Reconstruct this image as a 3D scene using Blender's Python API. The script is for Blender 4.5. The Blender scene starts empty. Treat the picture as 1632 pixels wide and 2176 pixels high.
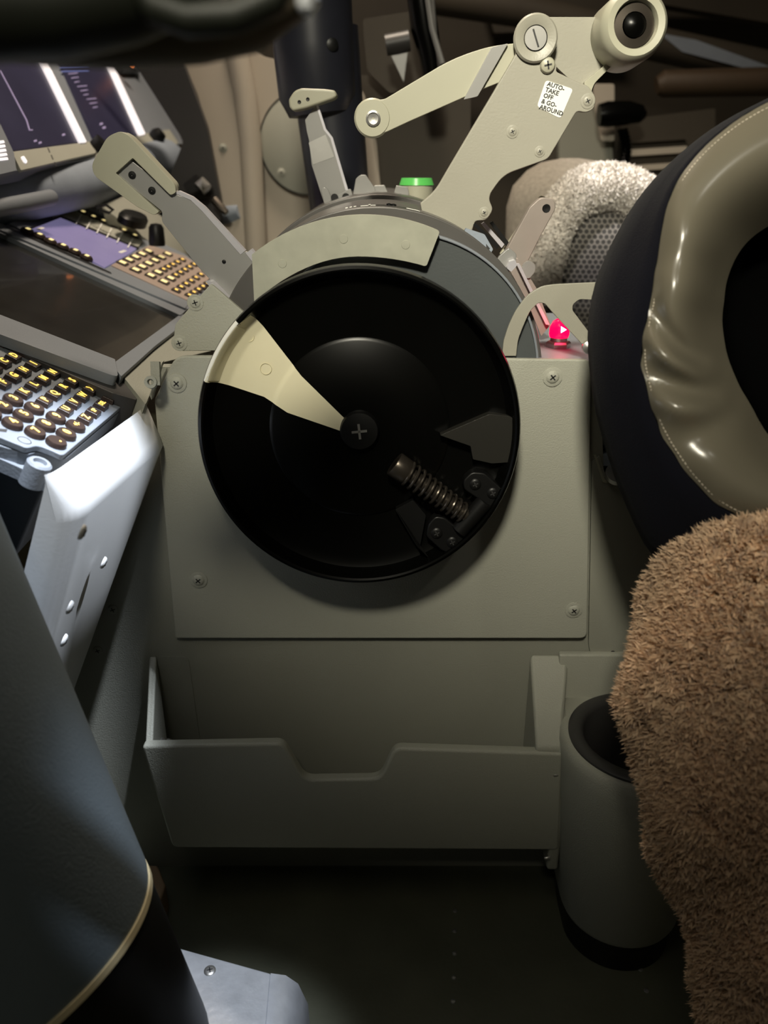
import bpy, bmesh, math, random
from mathutils import Vector, Matrix
import numpy as np
random.seed(7); np.random.seed(7)
R = math.radians
SC = bpy.context.scene
COL = SC.collection

# ---------------------------------------------------------------- camera
F = 1750.0; CX, CY = 816.0, 1088.0; PITCH = R(23)
CAM = Vector((0, -0.67, 0.61))
cd = bpy.data.cameras.new('camera'); cam = bpy.data.objects.new('camera', cd); COL.objects.link(cam)
cd.sensor_fit = 'VERTICAL'; cd.sensor_height = 36; cd.sensor_width = 27
cd.lens = F/2176*36; cd.clip_start = 0.02
cam.location = CAM; cam.rotation_euler = (math.pi/2-PITCH, 0, 0)
cd.dof.use_dof = True; cd.dof.focus_distance = 0.60; cd.dof.aperture_fstop = 6.5
SC.camera = cam
SC.view_settings.view_transform = 'Standard'; SC.view_settings.look = 'None'
SC.view_settings.gamma = 1; SC.view_settings.use_curve_mapping = False
SC.view_settings.exposure = 0.0
FW = Vector((0, math.cos(PITCH), -math.sin(PITCH))); UP = Vector((0, math.sin(PITCH), math.cos(PITCH))); RT = Vector((1, 0, 0))

# ---------------------------------------------------------------- world and lights
w = bpy.data.worlds.new('world'); SC.world = w; w.use_nodes = True
w.node_tree.nodes['Background'].inputs[0].default_value = (0.75, 0.72, 0.55, 1)
w.node_tree.nodes['Background'].inputs[1].default_value = 0.022

def area(name, loc, target, size, power, color, spread=180):
    l = bpy.data.lights.new(name, 'AREA'); l.shape = 'DISK'; l.size = size; l.energy = power; l.color = color; l.spread = R(spread)
    o = bpy.data.objects.new(name, l); COL.objects.link(o); o.location = loc
    o.rotation_euler = (Vector(target)-Vector(loc)).to_track_quat('-Z', 'Y').to_euler()
    return o
def spot(name, loc, target, power, color, angle, blend=0.5, radius=0.02):
    l = bpy.data.lights.new(name, 'SPOT'); l.energy = power; l.color = color; l.spot_size = R(angle); l.spot_blend = blend; l.shadow_soft_size = radius
    o = bpy.data.objects.new(name, l); COL.objects.link(o); o.location = loc
    o.rotation_euler = (Vector(target)-Vector(loc)).to_track_quat('-Z', 'Y').to_euler()
    return o
area('dome_light', (-0.08, -1.02, 1.25), (0.12, -0.04, 0.64), 0.14, 1.20, (1.0, 0.94, 0.76), 42)
area('soft_fill_light', (-0.25, -0.8, 1.5), (0, 0, 0.2), 0.5, 1.1, (1.0, 0.93, 0.76))
spot('map_light', (0.16, -0.32, 1.35), (-0.195, -0.19, 0.40), 165, (0.82, 0.89, 1.0), 9.5, 0.7, 0.015)
spot('chart_light', (0.22, 0.20, 1.55), (0.37, 0.46, 0.66), 26, (1.0, 0.94, 0.88), 22, 0.7, 0.02)
spot('headrest_light', (0.24, 0.05, 1.50), (0.275, 0.365, 0.590), 75, (1.0, 0.95, 0.92), 8.5, 0.7, 0.01)
area('far_dome_light', (-0.1, 0.45, 1.5), (-0.25, 0.35, 0.4), 0.25, 10.0, (1.0, 0.84, 0.66))
spot('cap_highlight_spot', (0.42, -0.80, 1.20), (0.27, -0.28, 0.68), 3.0, (1.0, 0.95, 0.82), 24, 0.9, 0.02)  # added spot, placed to draw a highlight on the cap's satin band
spot('floor_light', (0.10, -0.40, 1.4), (-0.11, -0.31, 0.11), 55, (0.82, 0.89, 1.0), 10, 0.6, 0.02)

# ---------------------------------------------------------------- projection helpers
def ray(px, py):
    return FW + RT*((px-CX)/F) - UP*((py-CY)/F)
def pt(px, py, d): return CAM + ray(px, py)*d
def onY(px, py, y):
    r = ray(px, py); return CAM + r*((y-CAM.y)/r.y)
def onZ(px, py, z):
    r = ray(px, py); return CAM + r*((z-CAM.z)/r.z)
def hit(px, py, P, n):
    r = ray(px, py); return CAM + r*((P-CAM).dot(n)/r.dot(n))
def V(*a): return Vector(a)

# ---------------------------------------------------------------- materials
def mat(name, c, rough=0.5, metal=0.0, nscale=40, namt=0.12, bump=0.0, bscale=600, emit=None, estr=0, spec=0.5, sheen=0, coat=0):
    m = bpy.data.materials.new(name); m.use_nodes = True; nt = m.node_tree; b = nt.nodes['Principled BSDF']
    b.inputs['Roughness'].default_value = rough; b.inputs['Metallic'].default_value = metal
    b.inputs['Specular IOR Level'].default_value = spec
    if sheen: b.inputs['Sheen Weight'].default_value = sheen
    if coat: b.inputs['Coat Weight'].default_value = coat
    tc = nt.nodes.new('ShaderNodeTexCoord')
    n = nt.nodes.new('ShaderNodeTexNoise'); n.inputs['Scale'].default_value = nscale; n.inputs['Detail'].default_value = 4
    nt.links.new(tc.outputs['Object'], n.inputs['Vector'])
    mx = nt.nodes.new('ShaderNodeMix'); mx.data_type = 'RGBA'
    mx.inputs[6].default_value = (*[x*(1-namt) for x in c], 1); mx.inputs[7].default_value = (*[min(1, x*(1+namt)) for x in c], 1)
    nt.links.new(n.outputs['Fac'], mx.inputs[0]); nt.links.new(mx.outputs[2], b.inputs['Base Color'])
    if bump:
        n2 = nt.nodes.new('ShaderNodeTexNoise'); n2.inputs['Scale'].default_value = bscale; n2.inputs['Detail'].default_value = 2
        nt.links.new(tc.outputs['Object'], n2.inputs['Vector'])
        bp = nt.nodes.new('ShaderNodeBump'); bp.inputs['Strength'].default_value = bump; bp.inputs['Distance'].default_value = 0.0006
        nt.links.new(n2.outputs['Fac'], bp.inputs['Height']); nt.links.new(bp.outputs[0], b.inputs['Normal'])
    if emit: b.inputs['Emission Color'].default_value = (*emit, 1); b.inputs['Emission Strength'].default_value = estr
    return m
M = {}
M['panel'] = mat('painted_panel', (0.40, 0.40, 0.34), 0.55, bump=0.5, bscale=900, namt=0.05, nscale=12)
M['body'] = mat('painted_body', (0.30, 0.30, 0.25), 0.6, bump=0.5, bscale=900, namt=0.07, nscale=12)
M['mould'] = mat('moulded_plastic', (0.37, 0.37, 0.31), 0.48, bump=0.5, bscale=800, namt=0.05, nscale=15)
M['white'] = mat('white_paint', (0.66, 0.66, 0.65), 0.45, bump=0.04, namt=0.05, nscale=20)
M['black'] = mat('gloss_black', (0.0018, 0.0018, 0.0015), 0.27, namt=0.2, spec=0.15)
M['blackm'] = mat('matt_black', (0.006, 0.006, 0.006), 0.4, namt=0.3, spec=.35)
M['wedge'] = mat('ivory_paint', (0.80, 0.74, 0.52), 0.5, namt=0.05, nscale=30)
M['spring'] = mat('dark_spring_steel', (0.10, 0.085, 0.07), 0.3, 0.8)
M['steel'] = mat('brushed_steel', (0.55, 0.54, 0.52), 0.35, 0.85, nscale=80)
M['alu'] = mat('scuffed_aluminium', (0.66, 0.68, 0.72), 0.35, 0.55, nscale=60, namt=0.3, bump=0.3, bscale=200)
M['lever'] = mat('lever_grey_paint', (0.335, 0.322, 0.268), 0.42, namt=0.05, bump=0.2)
M['slever'] = mat('lever_satin_metal', (0.33, 0.325, 0.315), 0.36, 0.35, namt=0.06)
M['edge'] = mat('bright_metal_lit_edges', (0.85, 0.83, 0.9), 0.3, 0.6)  # bright metal parts, also the painted light on lever edges
M['cream'] = mat('cream_plastic', (0.41, 0.40, 0.31), 0.4, namt=0.04)
M['drum'] = mat('drum_grey', (0.10, 0.095, 0.09), 0.38, 0.2, namt=0.1)
M['drumside'] = mat('drum_side_blue_grey', (0.075, 0.083, 0.085), 0.4, namt=0.08, bump=0.2)
M['olive'] = mat('worn_scale_plate', (0.38, 0.38, 0.31), 0.42, nscale=70, namt=0.22, bump=0.3, bscale=100)
M['ink'] = mat('white_marking', (0.85, 0.85, 0.8), 0.6)
M['dink'] = mat('dark_lettering', (0.03, 0.03, 0.03), 0.6)
M['bezel'] = mat('bezel_blue_grey', (0.21, 0.23, 0.26), 0.5, bump=0.2, namt=0.06)
M['key'] = mat('dark_brown_key', (0.035, 0.022, 0.018), 0.35, namt=0.1)
M['glow'] = mat('key_lettering_glow', (0.9, 0.6, 0.15), 0.5, emit=(1.0, 0.60, 0.10), estr=1.6)
M['glowkey'] = mat('lit_key_face', (0.8, 0.7, 0.4), 0.5, emit=(1.0, 0.80, 0.33), estr=0.85)
M['fobezel'] = mat('far_keypad_beige', (0.40, 0.31, 0.26), 0.5)
M['lilac'] = mat('lilac_screen', (0.20, 0.17, 0.33), 0.25, emit=(0.38, 0.34, 0.62), estr=0.30)
M['screen'] = mat('dark_screen', (0.02, 0.019, 0.017), 0.2, nscale=25, namt=0.6, coat=0.3)  # blotchy tone puts reflections into the screen's colour
M['duscreen'] = mat('display_screen_blue', (0.02, 0.02, 0.04), 0.4, nscale=12, namt=.6, emit=(0.10, 0.08, 0.24), estr=0.06)
M['white_glow'] = mat('white_light_edge', (0.95, 0.92, 0.95), 0.3, emit=(1, 0.93, 0.97), estr=0.7)  # glowing white for bezel edges, marks and text
M['trace'] = mat('display_trace', (0.4, 0.35, 0.6), 0.3, emit=(0.45, 0.38, 0.6), estr=0.16)
M['blueline'] = mat('display_blue_line', (0.1, 0.12, 0.3), 0.3, emit=(0.20, 0.26, 0.62), estr=0.22)
M['orange'] = mat('orange_lamp', (0.9, 0.3, 0.1), 0.3, emit=(1, 0.28, 0.08), estr=2.5)
M['red'] = mat('red_lens', (0.8, 0.01, 0.03), 0.15, emit=(1, 0.0, 0.05), estr=2.2)
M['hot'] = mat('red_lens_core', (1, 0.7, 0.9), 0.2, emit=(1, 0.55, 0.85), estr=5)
M['green'] = mat('green_lamp', (0.1, 0.5, 0.1), 0.3, emit=(0.10, 0.45, 0.10), estr=0.18)
M['column'] = mat('column_blue_grey', (0.155, 0.195, 0.225), 0.6, bump=0.3, namt=0.06)
M['ring'] = mat('beige_ring', (0.50, 0.44, 0.28), 0.5)
M['yoke'] = mat('yoke_dark', (0.010, 0.012, 0.007), 0.55)
M['yokeb'] = mat('yoke_brown', (0.10, 0.082, 0.05), 0.6)
M['fabric'] = mat('navy_wool', (0.0028, 0.003, 0.006), 0.9, bump=0.8, bscale=1500, sheen=0.03, spec=.1)
M['satin'] = mat('grey_satin', (0.115, 0.103, 0.076), 0.27, namt=0.05, spec=0.6)
M['lining'] = mat('black_lining', (0.002, 0.002, 0.002), 0.9, spec=0.0)
M['thread'] = mat('beige_thread', (0.45, 0.40, 0.32), 0.7)
M['fur'] = mat('brown_fleece', (0.72, 0.51, 0.335), 0.9, nscale=14, namt=0.40, sheen=0.3)
M['furskin'] = mat('brown_fleece_base', (0.27, 0.175, 0.11), 0.95, nscale=60, namt=0.4)
M['gfleece'] = mat('pale_fleece', (0.64, 0.60, 0.55), 0.9, nscale=80, namt=0.25)
M['gfleeceb'] = mat('grey_fleece', (0.26, 0.23, 0.19), 0.9, nscale=200, namt=0.35, bump=1.0, bscale=500)
M['beige'] = mat('beige_side_panel', (0.52, 0.46, 0.38), 0.6, bump=0.3, namt=0.08, nscale=10)
M['bluegrey'] = mat('bolster_blue_grey', (0.27, 0.31, 0.37), 0.6, bump=0.3)
M['dbrown'] = mat('dark_brown_wall', (0.055, 0.045, 0.032), 0.7, nscale=6, namt=0.3)
M['tan'] = mat('tan_block', (0.42, 0.28, 0.16), 0.6)
M['floor'] = mat('floor_green_grey', (0.115, 0.118, 0.080), 0.42, nscale=18, namt=0.35, bump=0.3, bscale=200)
M['ccol'] = mat('black_column', (0.020, 0.021, 0.030), 0.36, namt=0.2)
M['ring_dark'] = mat('dark_rubber_ring', (0.040, 0.038, 0.037), 0.45)
M['pink'] = mat('bracket_warm_metal', (0.30, 0.26, 0.235), 0.45, 0.2)
M['rollbrown'] = mat('dark_brown_roll', (0.07, 0.045, 0.025), 0.6)
M['wedgeblk'] = mat('wheel_insert_dark', (0.018, 0.017, 0.014), 0.4)
M['glass'] = mat('amber_bottle', (0.4, 0.15, 0.05), 0.3)
# honeycomb mesh cloth
def honey():
    m = bpy.data.materials.new('honeycomb_mesh_cloth'); m.use_nodes = True; nt = m.node_tree; b = nt.nodes['Principled BSDF']
    tc = nt.nodes.new('ShaderNodeTexCoord')
    mp = nt.nodes.new('ShaderNodeMapping'); mp.inputs['Scale'].default_value = (1, 0, 1)
    nt.links.new(tc.outputs['Object'], mp.inputs[0])
    # hexagonal dots: two offset square lattices
    outs = []
    for off in (0.0, 0.5):
        sx = nt.nodes.new('ShaderNodeVectorMath'); sx.operation = 'MULTIPLY'; sx.inputs[1].default_value = (150, 0, 87)
        nt.links.new(mp.outputs[0], sx.inputs[0])
        ad = nt.nodes.new('ShaderNodeVectorMath'); ad.operation = 'ADD'; ad.inputs[1].default_value = (off+50, 0, off+50)
        nt.links.new(sx.outputs[0], ad.inputs[0])
        fr = nt.nodes.new('ShaderNodeVectorMath'); fr.operation = 'FRACTION'; nt.links.new(ad.outputs[0], fr.inputs[0])
        sb = nt.nodes.new('ShaderNodeVectorMath'); sb.operation = 'SUBTRACT'; sb.inputs[1].default_value = (0.5, 0, 0.5); nt.links.new(fr.outputs[0], sb.inputs[0])
        ml = nt.nodes.new('ShaderNodeVectorMath'); ml.operation = 'MULTIPLY'; ml.inputs[1].default_value = (1, 0, 1.73); nt.links.new(sb.outputs[0], ml.inputs[0])
        ln = nt.nodes.new('ShaderNodeVectorMath'); ln.operation = 'LENGTH'; nt.links.new(ml.outputs[0], ln.inputs[0])
        outs.append(ln)
    mn = nt.nodes.new('ShaderNodeMath'); mn.operation = 'MINIMUM'; nt.links.new(outs[0].outputs['Value'], mn.inputs[0]); nt.links.new(outs[1].outputs['Value'], mn.inputs[1])
    cr = nt.nodes.new('ShaderNodeValToRGB'); cr.color_ramp.elements[0].position = 0.33; cr.color_ramp.elements[0].color = (0.03, 0.028, 0.026, 1)
    cr.color_ramp.elements[1].position = 0.43; cr.color_ramp.elements[1].color = (0.17, 0.155, 0.14, 1)
    nt.links.new(mn.outputs[0], cr.inputs[0]); nt.links.new(cr.outputs[0], b.inputs['Base Color']); b.inputs['Roughness'].default_value = 0.8
    return m
M['honey'] = honey()

# ---------------------------------------------------------------- mesh builder
def frame(o, z, x=None):
    z = Vector(z).normalized()
    if x is None: x = Vector((1, 0, 0)) if abs(z.x) < 0.9 else Vector((0, 0, 1))
    x = Vector(x); x = (x - z*x.dot(z)).normalized(); y = z.cross(x)
    m = Matrix((x, y, z)).transposed().to_4x4(); m.translation = Vector(o); return m
class MB:
    def __init__(s): s.bm = bmesh.new()
    def face(s, vs, mi=0):
        try:
            f = s.bm.faces.new(vs); f.material_index = mi; return f
        except ValueError: return None
    def prism(s, pts, vec, mi=0):
        vec = Vector(vec)
        a = [s.bm.verts.new(p) for p in pts]; b = [s.bm.verts.new(Vector(p)+vec) for p in pts]
        s.face(a, mi); s.face(b[::-1], mi)
        n = len(a)
        for i in range(n): s.face([a[i], b[i], b[(i+1) % n], a[(i+1) % n]], mi)
        return s
    def loft(s, rings, mi=0, closed=True, cap0=True, cap1=True):
        R_ = [[s.bm.verts.new(p) for p in r] for r in rings]
        n = len(R_[0])
        for a, b in zip(R_, R_[1:]):
            for i in range(n if closed else n-1): s.face([a[i], a[(i+1) % n], b[(i+1) % n], b[i]], mi)
        if closed and cap0: s.face(R_[0][::-1], mi)
        if closed and cap1: s.face(R_[-1], mi)
        return s
    def lathe(s, prof, m, seg=48, mi=0, cap=True):
        rings = []
        for r, h in prof: rings.append([m @ Vector((max(r, 1e-5)*math.cos(2*math.pi*i/seg), max(r, 1e-5)*math.sin(2*math.pi*i/seg), h)) for i in range(seg)])
        return s.loft(rings, mi, True, cap, cap)
    def torus_lathe(s, prof, m, seg=64, mi=0, a0=0, a1=2*math.pi):
        full = abs(a1-a0-2*math.pi) < 1e-6; n = seg if full else seg+1
        rr = []
        for i in range(n):
            a = a0+(a1-a0)*i/seg
            rr.append([m @ Vector((r*math.cos(a), r*math.sin(a), h)) for r, h in prof])
        if full: rr.append(rr[0])
        V_ = [[s.bm.verts.new(p) for p in r] for r in (rr[:-1] if full else rr)]
        if full: V_.append(V_[0])
        k = len(prof)
        for a, b in zip(V_, V_[1:]):
            for i in range(k): s.face([a[i], a[(i+1) % k], b[(i+1) % k], b[i]], mi)
        if not full: s.face(V_[0][::-1], mi); s.face(V_[-1], mi)
        return s
    def cyl(s, p0, p1, r0, r1=None, seg=24, mi=0):
        r1 = r0 if r1 is None else r1; p0 = Vector(p0); p1 = Vector(p1); m = frame(p0, p1-p0)
        return s.lathe([(r0, 0), (r1, (p1-p0).length)], m, seg, mi)
    def box(s, c, sx, sy, sz, m=None, mi=0):
        m = m or Matrix.Identity(4); c = Vector(c)
        pts = [m @ (c+Vector((x*sx/2, y*sy/2, -sz/2))) for x, y in ((-1, -1), (1, -1), (1, 1), (-1, 1))]
        top = [m @ (c+Vector((x*sx/2, y*sy/2, sz/2))) for x, y in ((-1, -1), (1, -1), (1, 1), (-1, 1))]
        return s.loft([pts, top], mi)
    def tube(s, pts, rad, seg=12, mi=0):
        pts = [Vector(p) for p in pts]; rings = []; n = len(pts)
        prevx = None
        for i, p in enumerate(pts):
            t = (pts[min(i+1, n-1)]-pts[max(i-1, 0)]).normalized()
            if prevx is None: prevx = t.orthogonal()
            x = (prevx-t*prevx.dot(t)).normalized(); prevx = x; y = t.cross(x)
            r = rad[i] if isinstance(rad, (list, tuple)) else rad
            rings.append([p+x*r*math.cos(2*math.pi*k/seg)+y*r*math.sin(2*math.pi*k/seg) for k in range(seg)])
        return s.loft(rings, mi)
class T:
    """one top-level thing"""
    def __init__(s, name, label, cat, kind=None, group=None):
        s.e = bpy.data.objects.new(name, None); COL.objects.link(s.e); s.e.empty_display_size = 0.02
        s.e['label'] = label; s.e['category'] = cat
        if kind: s.e['kind'] = kind
        if group: s.e['group'] = group
        s.meshes = []
    def add(s, name, mb, mats, parent=None, bevel=0, bseg=2, smooth=35, label=None, subsurf=0):
        o = link(name, mb, mats, bevel, bseg, smooth, subsurf); o.parent = parent or s.e
        if label: o['label'] = label
        s.meshes.append(o); return o
    def done(s):
        lo = Vector((1e9,)*3); hi = Vector((-1e9,)*3)
        for o in s.meshes:
            for v in o.data.vertices:
                for k in range(3): lo[k] = min(lo[k], v.co[k]); hi[k] = max(hi[k], v.co[k])
        L = Vector(((lo.x+hi.x)/2, (lo.y+hi.y)/2, lo.z)); s.e.location = L
        for o in s.meshes: o.data.transform(Matrix.Translation(-L))
        return s
def link(name, mb, mats, bevel=0, bseg=2, smooth=35, subsurf=0):
    me = bpy.data.meshes.new(name)
    if isinstance(mb, MB):
        bmesh.ops.recalc_face_normals(mb.bm, faces=mb.bm.faces); mb.bm.to_mesh(me); mb.bm.free()
    else: me = mb; me.name = name
    for m in (mats if isinstance(mats, (list, tuple)) else [mats]): me.materials.append(M[m])
    for p in me.polygons: p.use_smooth = True
    if not bevel: me.set_sharp_from_angle(angle=R(smooth))
    o = bpy.data.objects.new(name, me); COL.objects.link(o)
    if bevel:
        b = o.modifiers.new('bevel', 'BEVEL'); b.width = bevel; b.segments = bseg; b.limit_method = 'ANGLE'; b.angle_limit = R(40); b.harden_normals = True
    if subsurf: s = o.modifiers.new('sub', 'SUBSURF'); s.levels = subsurf; s.render_levels = subsurf
    return o
def struct(name, mb, mats, bevel=0):
    o = link(name, mb, mats, bevel); o['kind'] = 'structure'; return o
def single(name, mb, mats, label, cat, **k):
    t_kind = k.pop('kind', None); grp = k.pop('group', None)
    o = link(name, mb, mats, **k); o['label'] = label; o['category'] = cat
    lo = Vector((min(v.co.x for v in o.data.vertices), min(v.co.y for v in o.data.vertices), min(v.co.z for v in o.data.vertices)))
    hi = Vector((max(v.co.x for v in o.data.vertices), max(v.co.y for v in o.data.vertices), 0))
    L = Vector(((lo.x+hi.x)/2, (lo.y+hi.y)/2, lo.z)); o.data.transform(Matrix.Translation(-L)); o.location = L
    if t_kind: o['kind'] = t_kind
    if grp: o['group'] = grp
    return o
def rnd(pts, r=8, n=4):
    """round the corners of a pixel outline; a point may carry its own radius as third entry"""
    out = []; N = len(pts)
    for i in range(N):
        p = Vector(pts[i][:2]); rr = pts[i][2] if len(pts[i]) > 2 else r
        a = Vector(pts[i-1][:2])-p; b = Vector(pts[(i+1) % N][:2])-p
        d = min(rr, a.length*0.48, b.length*0.48)
        if d < 0.3: out.append(tuple(p)); continue
        p0 = p+a.normalized()*d; p2 = p+b.normalized()*d
        for k in range(n+1):
            t = k/n; q = p0*(1-t)**2+p*2*t*(1-t)+p2*t*t; out.append((q.x, q.y))
    return out
def plate(outline, y, th, r=8, n=4):
    return MB().prism([onY(a, b, y) for a, b in rnd(outline, r, n)], (0, th, 0))
def arcpx(cx, cy, r, a0, a1, n=10):
    return [(cx+r*math.cos(R(a0+(a1-a0)*i/n)), cy-r*math.sin(R(a0+(a1-a0)*i/n)), 0) for i in range(n+1)]
def screw(o, nrm, r=0.0035, h=0.0015, ang=0.4, washer=False):
    """pan-head screw with a dark cross; materials: head, dark"""
    mb = MB(); m = frame(o, nrm)
    if washer: mb.lathe([(r*1.45, 0), (r*1.45, h*.3), (r*1.3, h*.4)], m, 24)
    mb.lathe([(r, 0), (r, h*.35), (r*.85, h*.75), (r*.5, h), (0, h*1.02)], m, 24)
    m2 = m @ Matrix.Rotation(ang, 4, 'Z')
    mb.box((0, 0, h*0.95), r*1.0, r*.2, h*.25, m2, 1); mb.box((0, 0, h*0.95), r*.2, r*1.0, h*.25, m2, 1)
    return mb
def text_mesh(s, size, m, ext=0.0001, spacing=1.0, align='CENTER'):
    c = bpy.data.curves.new('t', 'FONT'); c.body = s; c.size = size; c.extrude = ext; c.align_x = align; c.align_y = 'CENTER'; c.space_line = spacing; c.resolution_u = 2; c.offset = size*.03
    o = bpy.data.objects.new('t', c); COL.objects.link(o); dg = bpy.context.evaluated_depsgraph_get(); dg.update()
    me = bpy.data.meshes.new_from_object(o.evaluated_get(dg)); bpy.data.objects.remove(o)
    me.transform(m); return me

PY = -0.09      # plane of the pedestal's side
# ================================================================ setting
struct('floor', MB().box((0.1, 0.25, -0.02), 2.9, 3.1, 0.04), 'floor')
struct('wall_right', MB().box((0.1, 1.45, 0.9), 2.6, 0.05, 1.8), 'dbrown')
struct('wall_front', MB().box((-1.15, 0.3, 0.9), 0.05, 2.3, 1.8), 'dbrown')
# floor rivets
for i, (x, y) in enumerate([(967, 1935), (966, 1978), (966, 2026), (965, 2077), (963, 2128), (1361, 2060), (1374, 2105)]):
    single('floor_rivet', MB().lathe([(.0022, 0), (.0018, .0008), (0, .0013)], frame(onZ(x, y, 0.0), (0, 0, 1)), 12), 'steel',
           ['row of small bright rivets down the dark floor', 'small lone rivet on the floor beneath the sheepskin'][i > 4], 'rivet', group=['rivets in the floor line', 'rivets by the sheepskin'][i > 4])

# ================================================================ pedestal lower body
t = T('pedestal_body', 'grey painted lower pedestal wall behind the storage pocket', 'pedestal')
c = [onY(200, 1330, -.086), onY(1300, 1330, -.086), ]
mb = MB()
mb.prism([V(.60, -.086, 0), V(.60, -.086, .20), V(.185, -.086, .26), V(.1545, -.086, .475), V(-.16, -.086, .475), V(-.163, -.086, .43), V(-.272, -.086, .185), V(-.33, -.086, .12), V(-.33, -.086, 0)], (0, .010, 0))
t.add('wall', mb, 'body')
t.add('core', MB().box((-.02, .07, .17), .30, .29, .34), 'body')
for p in ((240, 1295), (208, 1382)):
    t.add('screw', screw(onY(*p, -.086), (0, -1, 0), .0042, .0012), ['body', 'dink'])
t.add('access_cover', plate([(335, 1395), (400, 1395, 14), (425, 1575), (340, 1575)], -.0868, .0008, 3), 'body', label='thin cover seam on the pocket back')
t.done()

# side plate
t = T('quadrant_side_plate', 'sage grey metal side plate around the black trim wheel', 'panel')
t.add('plate', plate([(372, 757, 22), (700, 757), (1257, 765, 16), (1248, 1357, 16), (372, 1357, 4), (328, 850, 6)], PY-.003, .005, 10), 'panel', bevel=.0012)
for p in ((376, 814), (1174, 801), (422, 1232), (1219, 1296)):
    t.add('screw', screw(onY(*p, PY-.003), (0, -1, 0), .0048, .0022, .7, True), ['panel', 'dink'])
t.done()
# top deck behind plate
t = T('quadrant_top_deck', 'flat grey deck behind the side plate carrying the red light', 'deck')
zt = .478
t.add('deck', MB().box((.11, .02, zt-.006), .115, .214, .012), 'bezel', bevel=.001)
t.done()
t = T('gusset_plate', 'grey angled gusset plate left of the trim wheel with two screws', 'plate')
t.add('plate', plate([(448, 603, 6), (520, 665, 3), (540, 745, 3), (378, 746, 8), (368, 728, 8), (372, 690, 6), (402, 655, 6), (440, 612, 3)], -.072, .004, 5), 'panel', bevel=.0008)
for p in ((415, 643), (381, 729)):
    t.add('screw', screw(onY(*p, -.072), (0, -1, 0), .004, .0012, .3, True), ['panel', 'dink'])
t.add('edge_strip', plate([(436, 598, 2), (448, 598, 2), (512, 662, 2), (500, 672, 2)], -.068, .02, 1), 'edge', label='bright metal edge')  # brighter strip along the gusset's upper right edge
t.add('slide_block', plate([(470, 592), (480, 592), (530, 650), (515, 668)], -.045, .02, 1), 'blackm')
t.done()

# ================================================================ storage pocket
t = T('storage_pocket', 'moulded grey storage pocket with notched front lip', 'pocket')
yf = -.150
fr_ = [(300, 1586, 10), (602, 1580, 16), (648, 1658, 20), (808, 1655, 20), (838, 1590, 18), (1196, 1602, 8), (1188, 1808, 10), (366, 1803, 14)]
t.add('front_wall', plate(fr_, yf, .009, 8, 5), 'mould', bevel=.004, bseg=5)
lt, lb = onY(302, 1590, yf), onY(366, 1803, yf)
ltb = onY(318, 1392, -.087)
mb = MB(); mb.prism([V(lt.x+.001, yf+.003, lt.z-.003), V(ltb.x, -.088, ltb.z), V(ltb.x, -.088, lb.z), V(lb.x, yf+.003, lb.z)], (.006, 0, 0))
t.add('left_wall', mb, 'mould', bevel=.0015)
mb = MB(); rt = onY(1140, 1592, yf); rb = onY(1126, 1388, -.087); r2 = onY(1196, 1602, yf); r3 = onY(1258, 1388, -.087)
low = lb.z
mb.loft([[V(rt.x, yf+.002, rt.z-.0003), V(.1395, yf+.002, rt.z-.0008), V(.1395, yf+.002, low), V(rt.x, yf+.002, low)],
         [V(rb.x, -.088, rb.z), V(.153, -.088, rb.z), V(.153, -.088, low), V(rb.x, -.088, low)]])
t.add('right_wall', mb, 'mould', bevel=.003, bseg=4)
mb = MB(); mb.box(((lb.x+r2.x)/2, (yf-.088)/2+.002, low+.003), r2.x-lb.x-.004, .060, .006); t.add('bottom', mb, 'mould')
s_ = V(lt.x+.007, -.125, .175)
mb = MB(); mb.lathe([(.0035, 0), (.0035, .002), (.0018, .003), (.0018, .005), (.0032, .006), (.0028, .0085), (0, .009)], frame(s_, (1, -.2, .1)), 20); t.add('fastener', mb, 'steel', label='small silver fastener on the left wall')
t.done()

# cup holder
cc = V(.199, -.152, 0)
t = T('cup_holder', 'round grey cup holder with black ring beside the storage pocket', 'cup holder')
mb = MB(); seg = 48; rings = []
def cupring(r, z, yb=-.088, ox=0):
    out = []
    for i in range(seg):
        a = 2*math.pi*i/seg; x = cc.x+ox+r*math.cos(a); y = cc.y+ox*0+r*math.sin(a)
        if math.sin(a) > 0: # square off toward the wall
            x = cc.x+ox+r*(abs(math.cos(a))**.55)*(1 if math.cos(a) > 0 else -1); y = cc.y+(yb-cc.y)*(math.sin(a)**.45)
        out.append(V(x, y, z))
    return out
rings = [cupring(.047, .030), cupring(.049, .035), cupring(.060, .180), cupring(.061, .192), cupring(.0595, .198), cupring(.0565, .2005)]
top = [V(cc.x+.0545*math.cos(2*math.pi*i/seg), cc.y+.0545*math.sin(2*math.pi*i/seg), .2005) for i in range(seg)]
rings.append(top)
inner = [V(cc.x+.044*math.cos(2*math.pi*i/seg), cc.y+.044*math.sin(2*math.pi*i/seg), .10) for i in range(seg)]
rings.append(inner)
mb.loft(rings, 0, True, True, False)
t.add('housing', mb, 'mould', smooth=60)
mb = MB(); mb.torus_lathe([(.0552, .196), (.0555, .2025), (.0535, .2042), (.0460, .2036), (.0435, .2005), (.0425, .110), (.0438, .109), (.0455, .195)], frame(cc, (0, 0, 1)), 64); t.add('liner_ring', mb, 'ring_dark', smooth=50)
mb = MB(); mb.lathe([(.0436, .108), (.0436, .111), (0, .1115)], frame(cc, (0, 0, 1)), 48); t.add('cup_floor', mb, 'ring_dark')
mb = MB(); mb.loft([cupring(.044, .0005), cupring(.0465, .030)]); t.add('base', mb, 'blackm', label='black rubber base')
mb = MB(); mb.prism([V(.137, -.149, .188), V(.137, -.149, .06), V(.137, -.089, .06), V(.137, -.089, .222)], (.010, 0, 0)); t.add('flange', mb, 'mould', bevel=.003)
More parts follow.
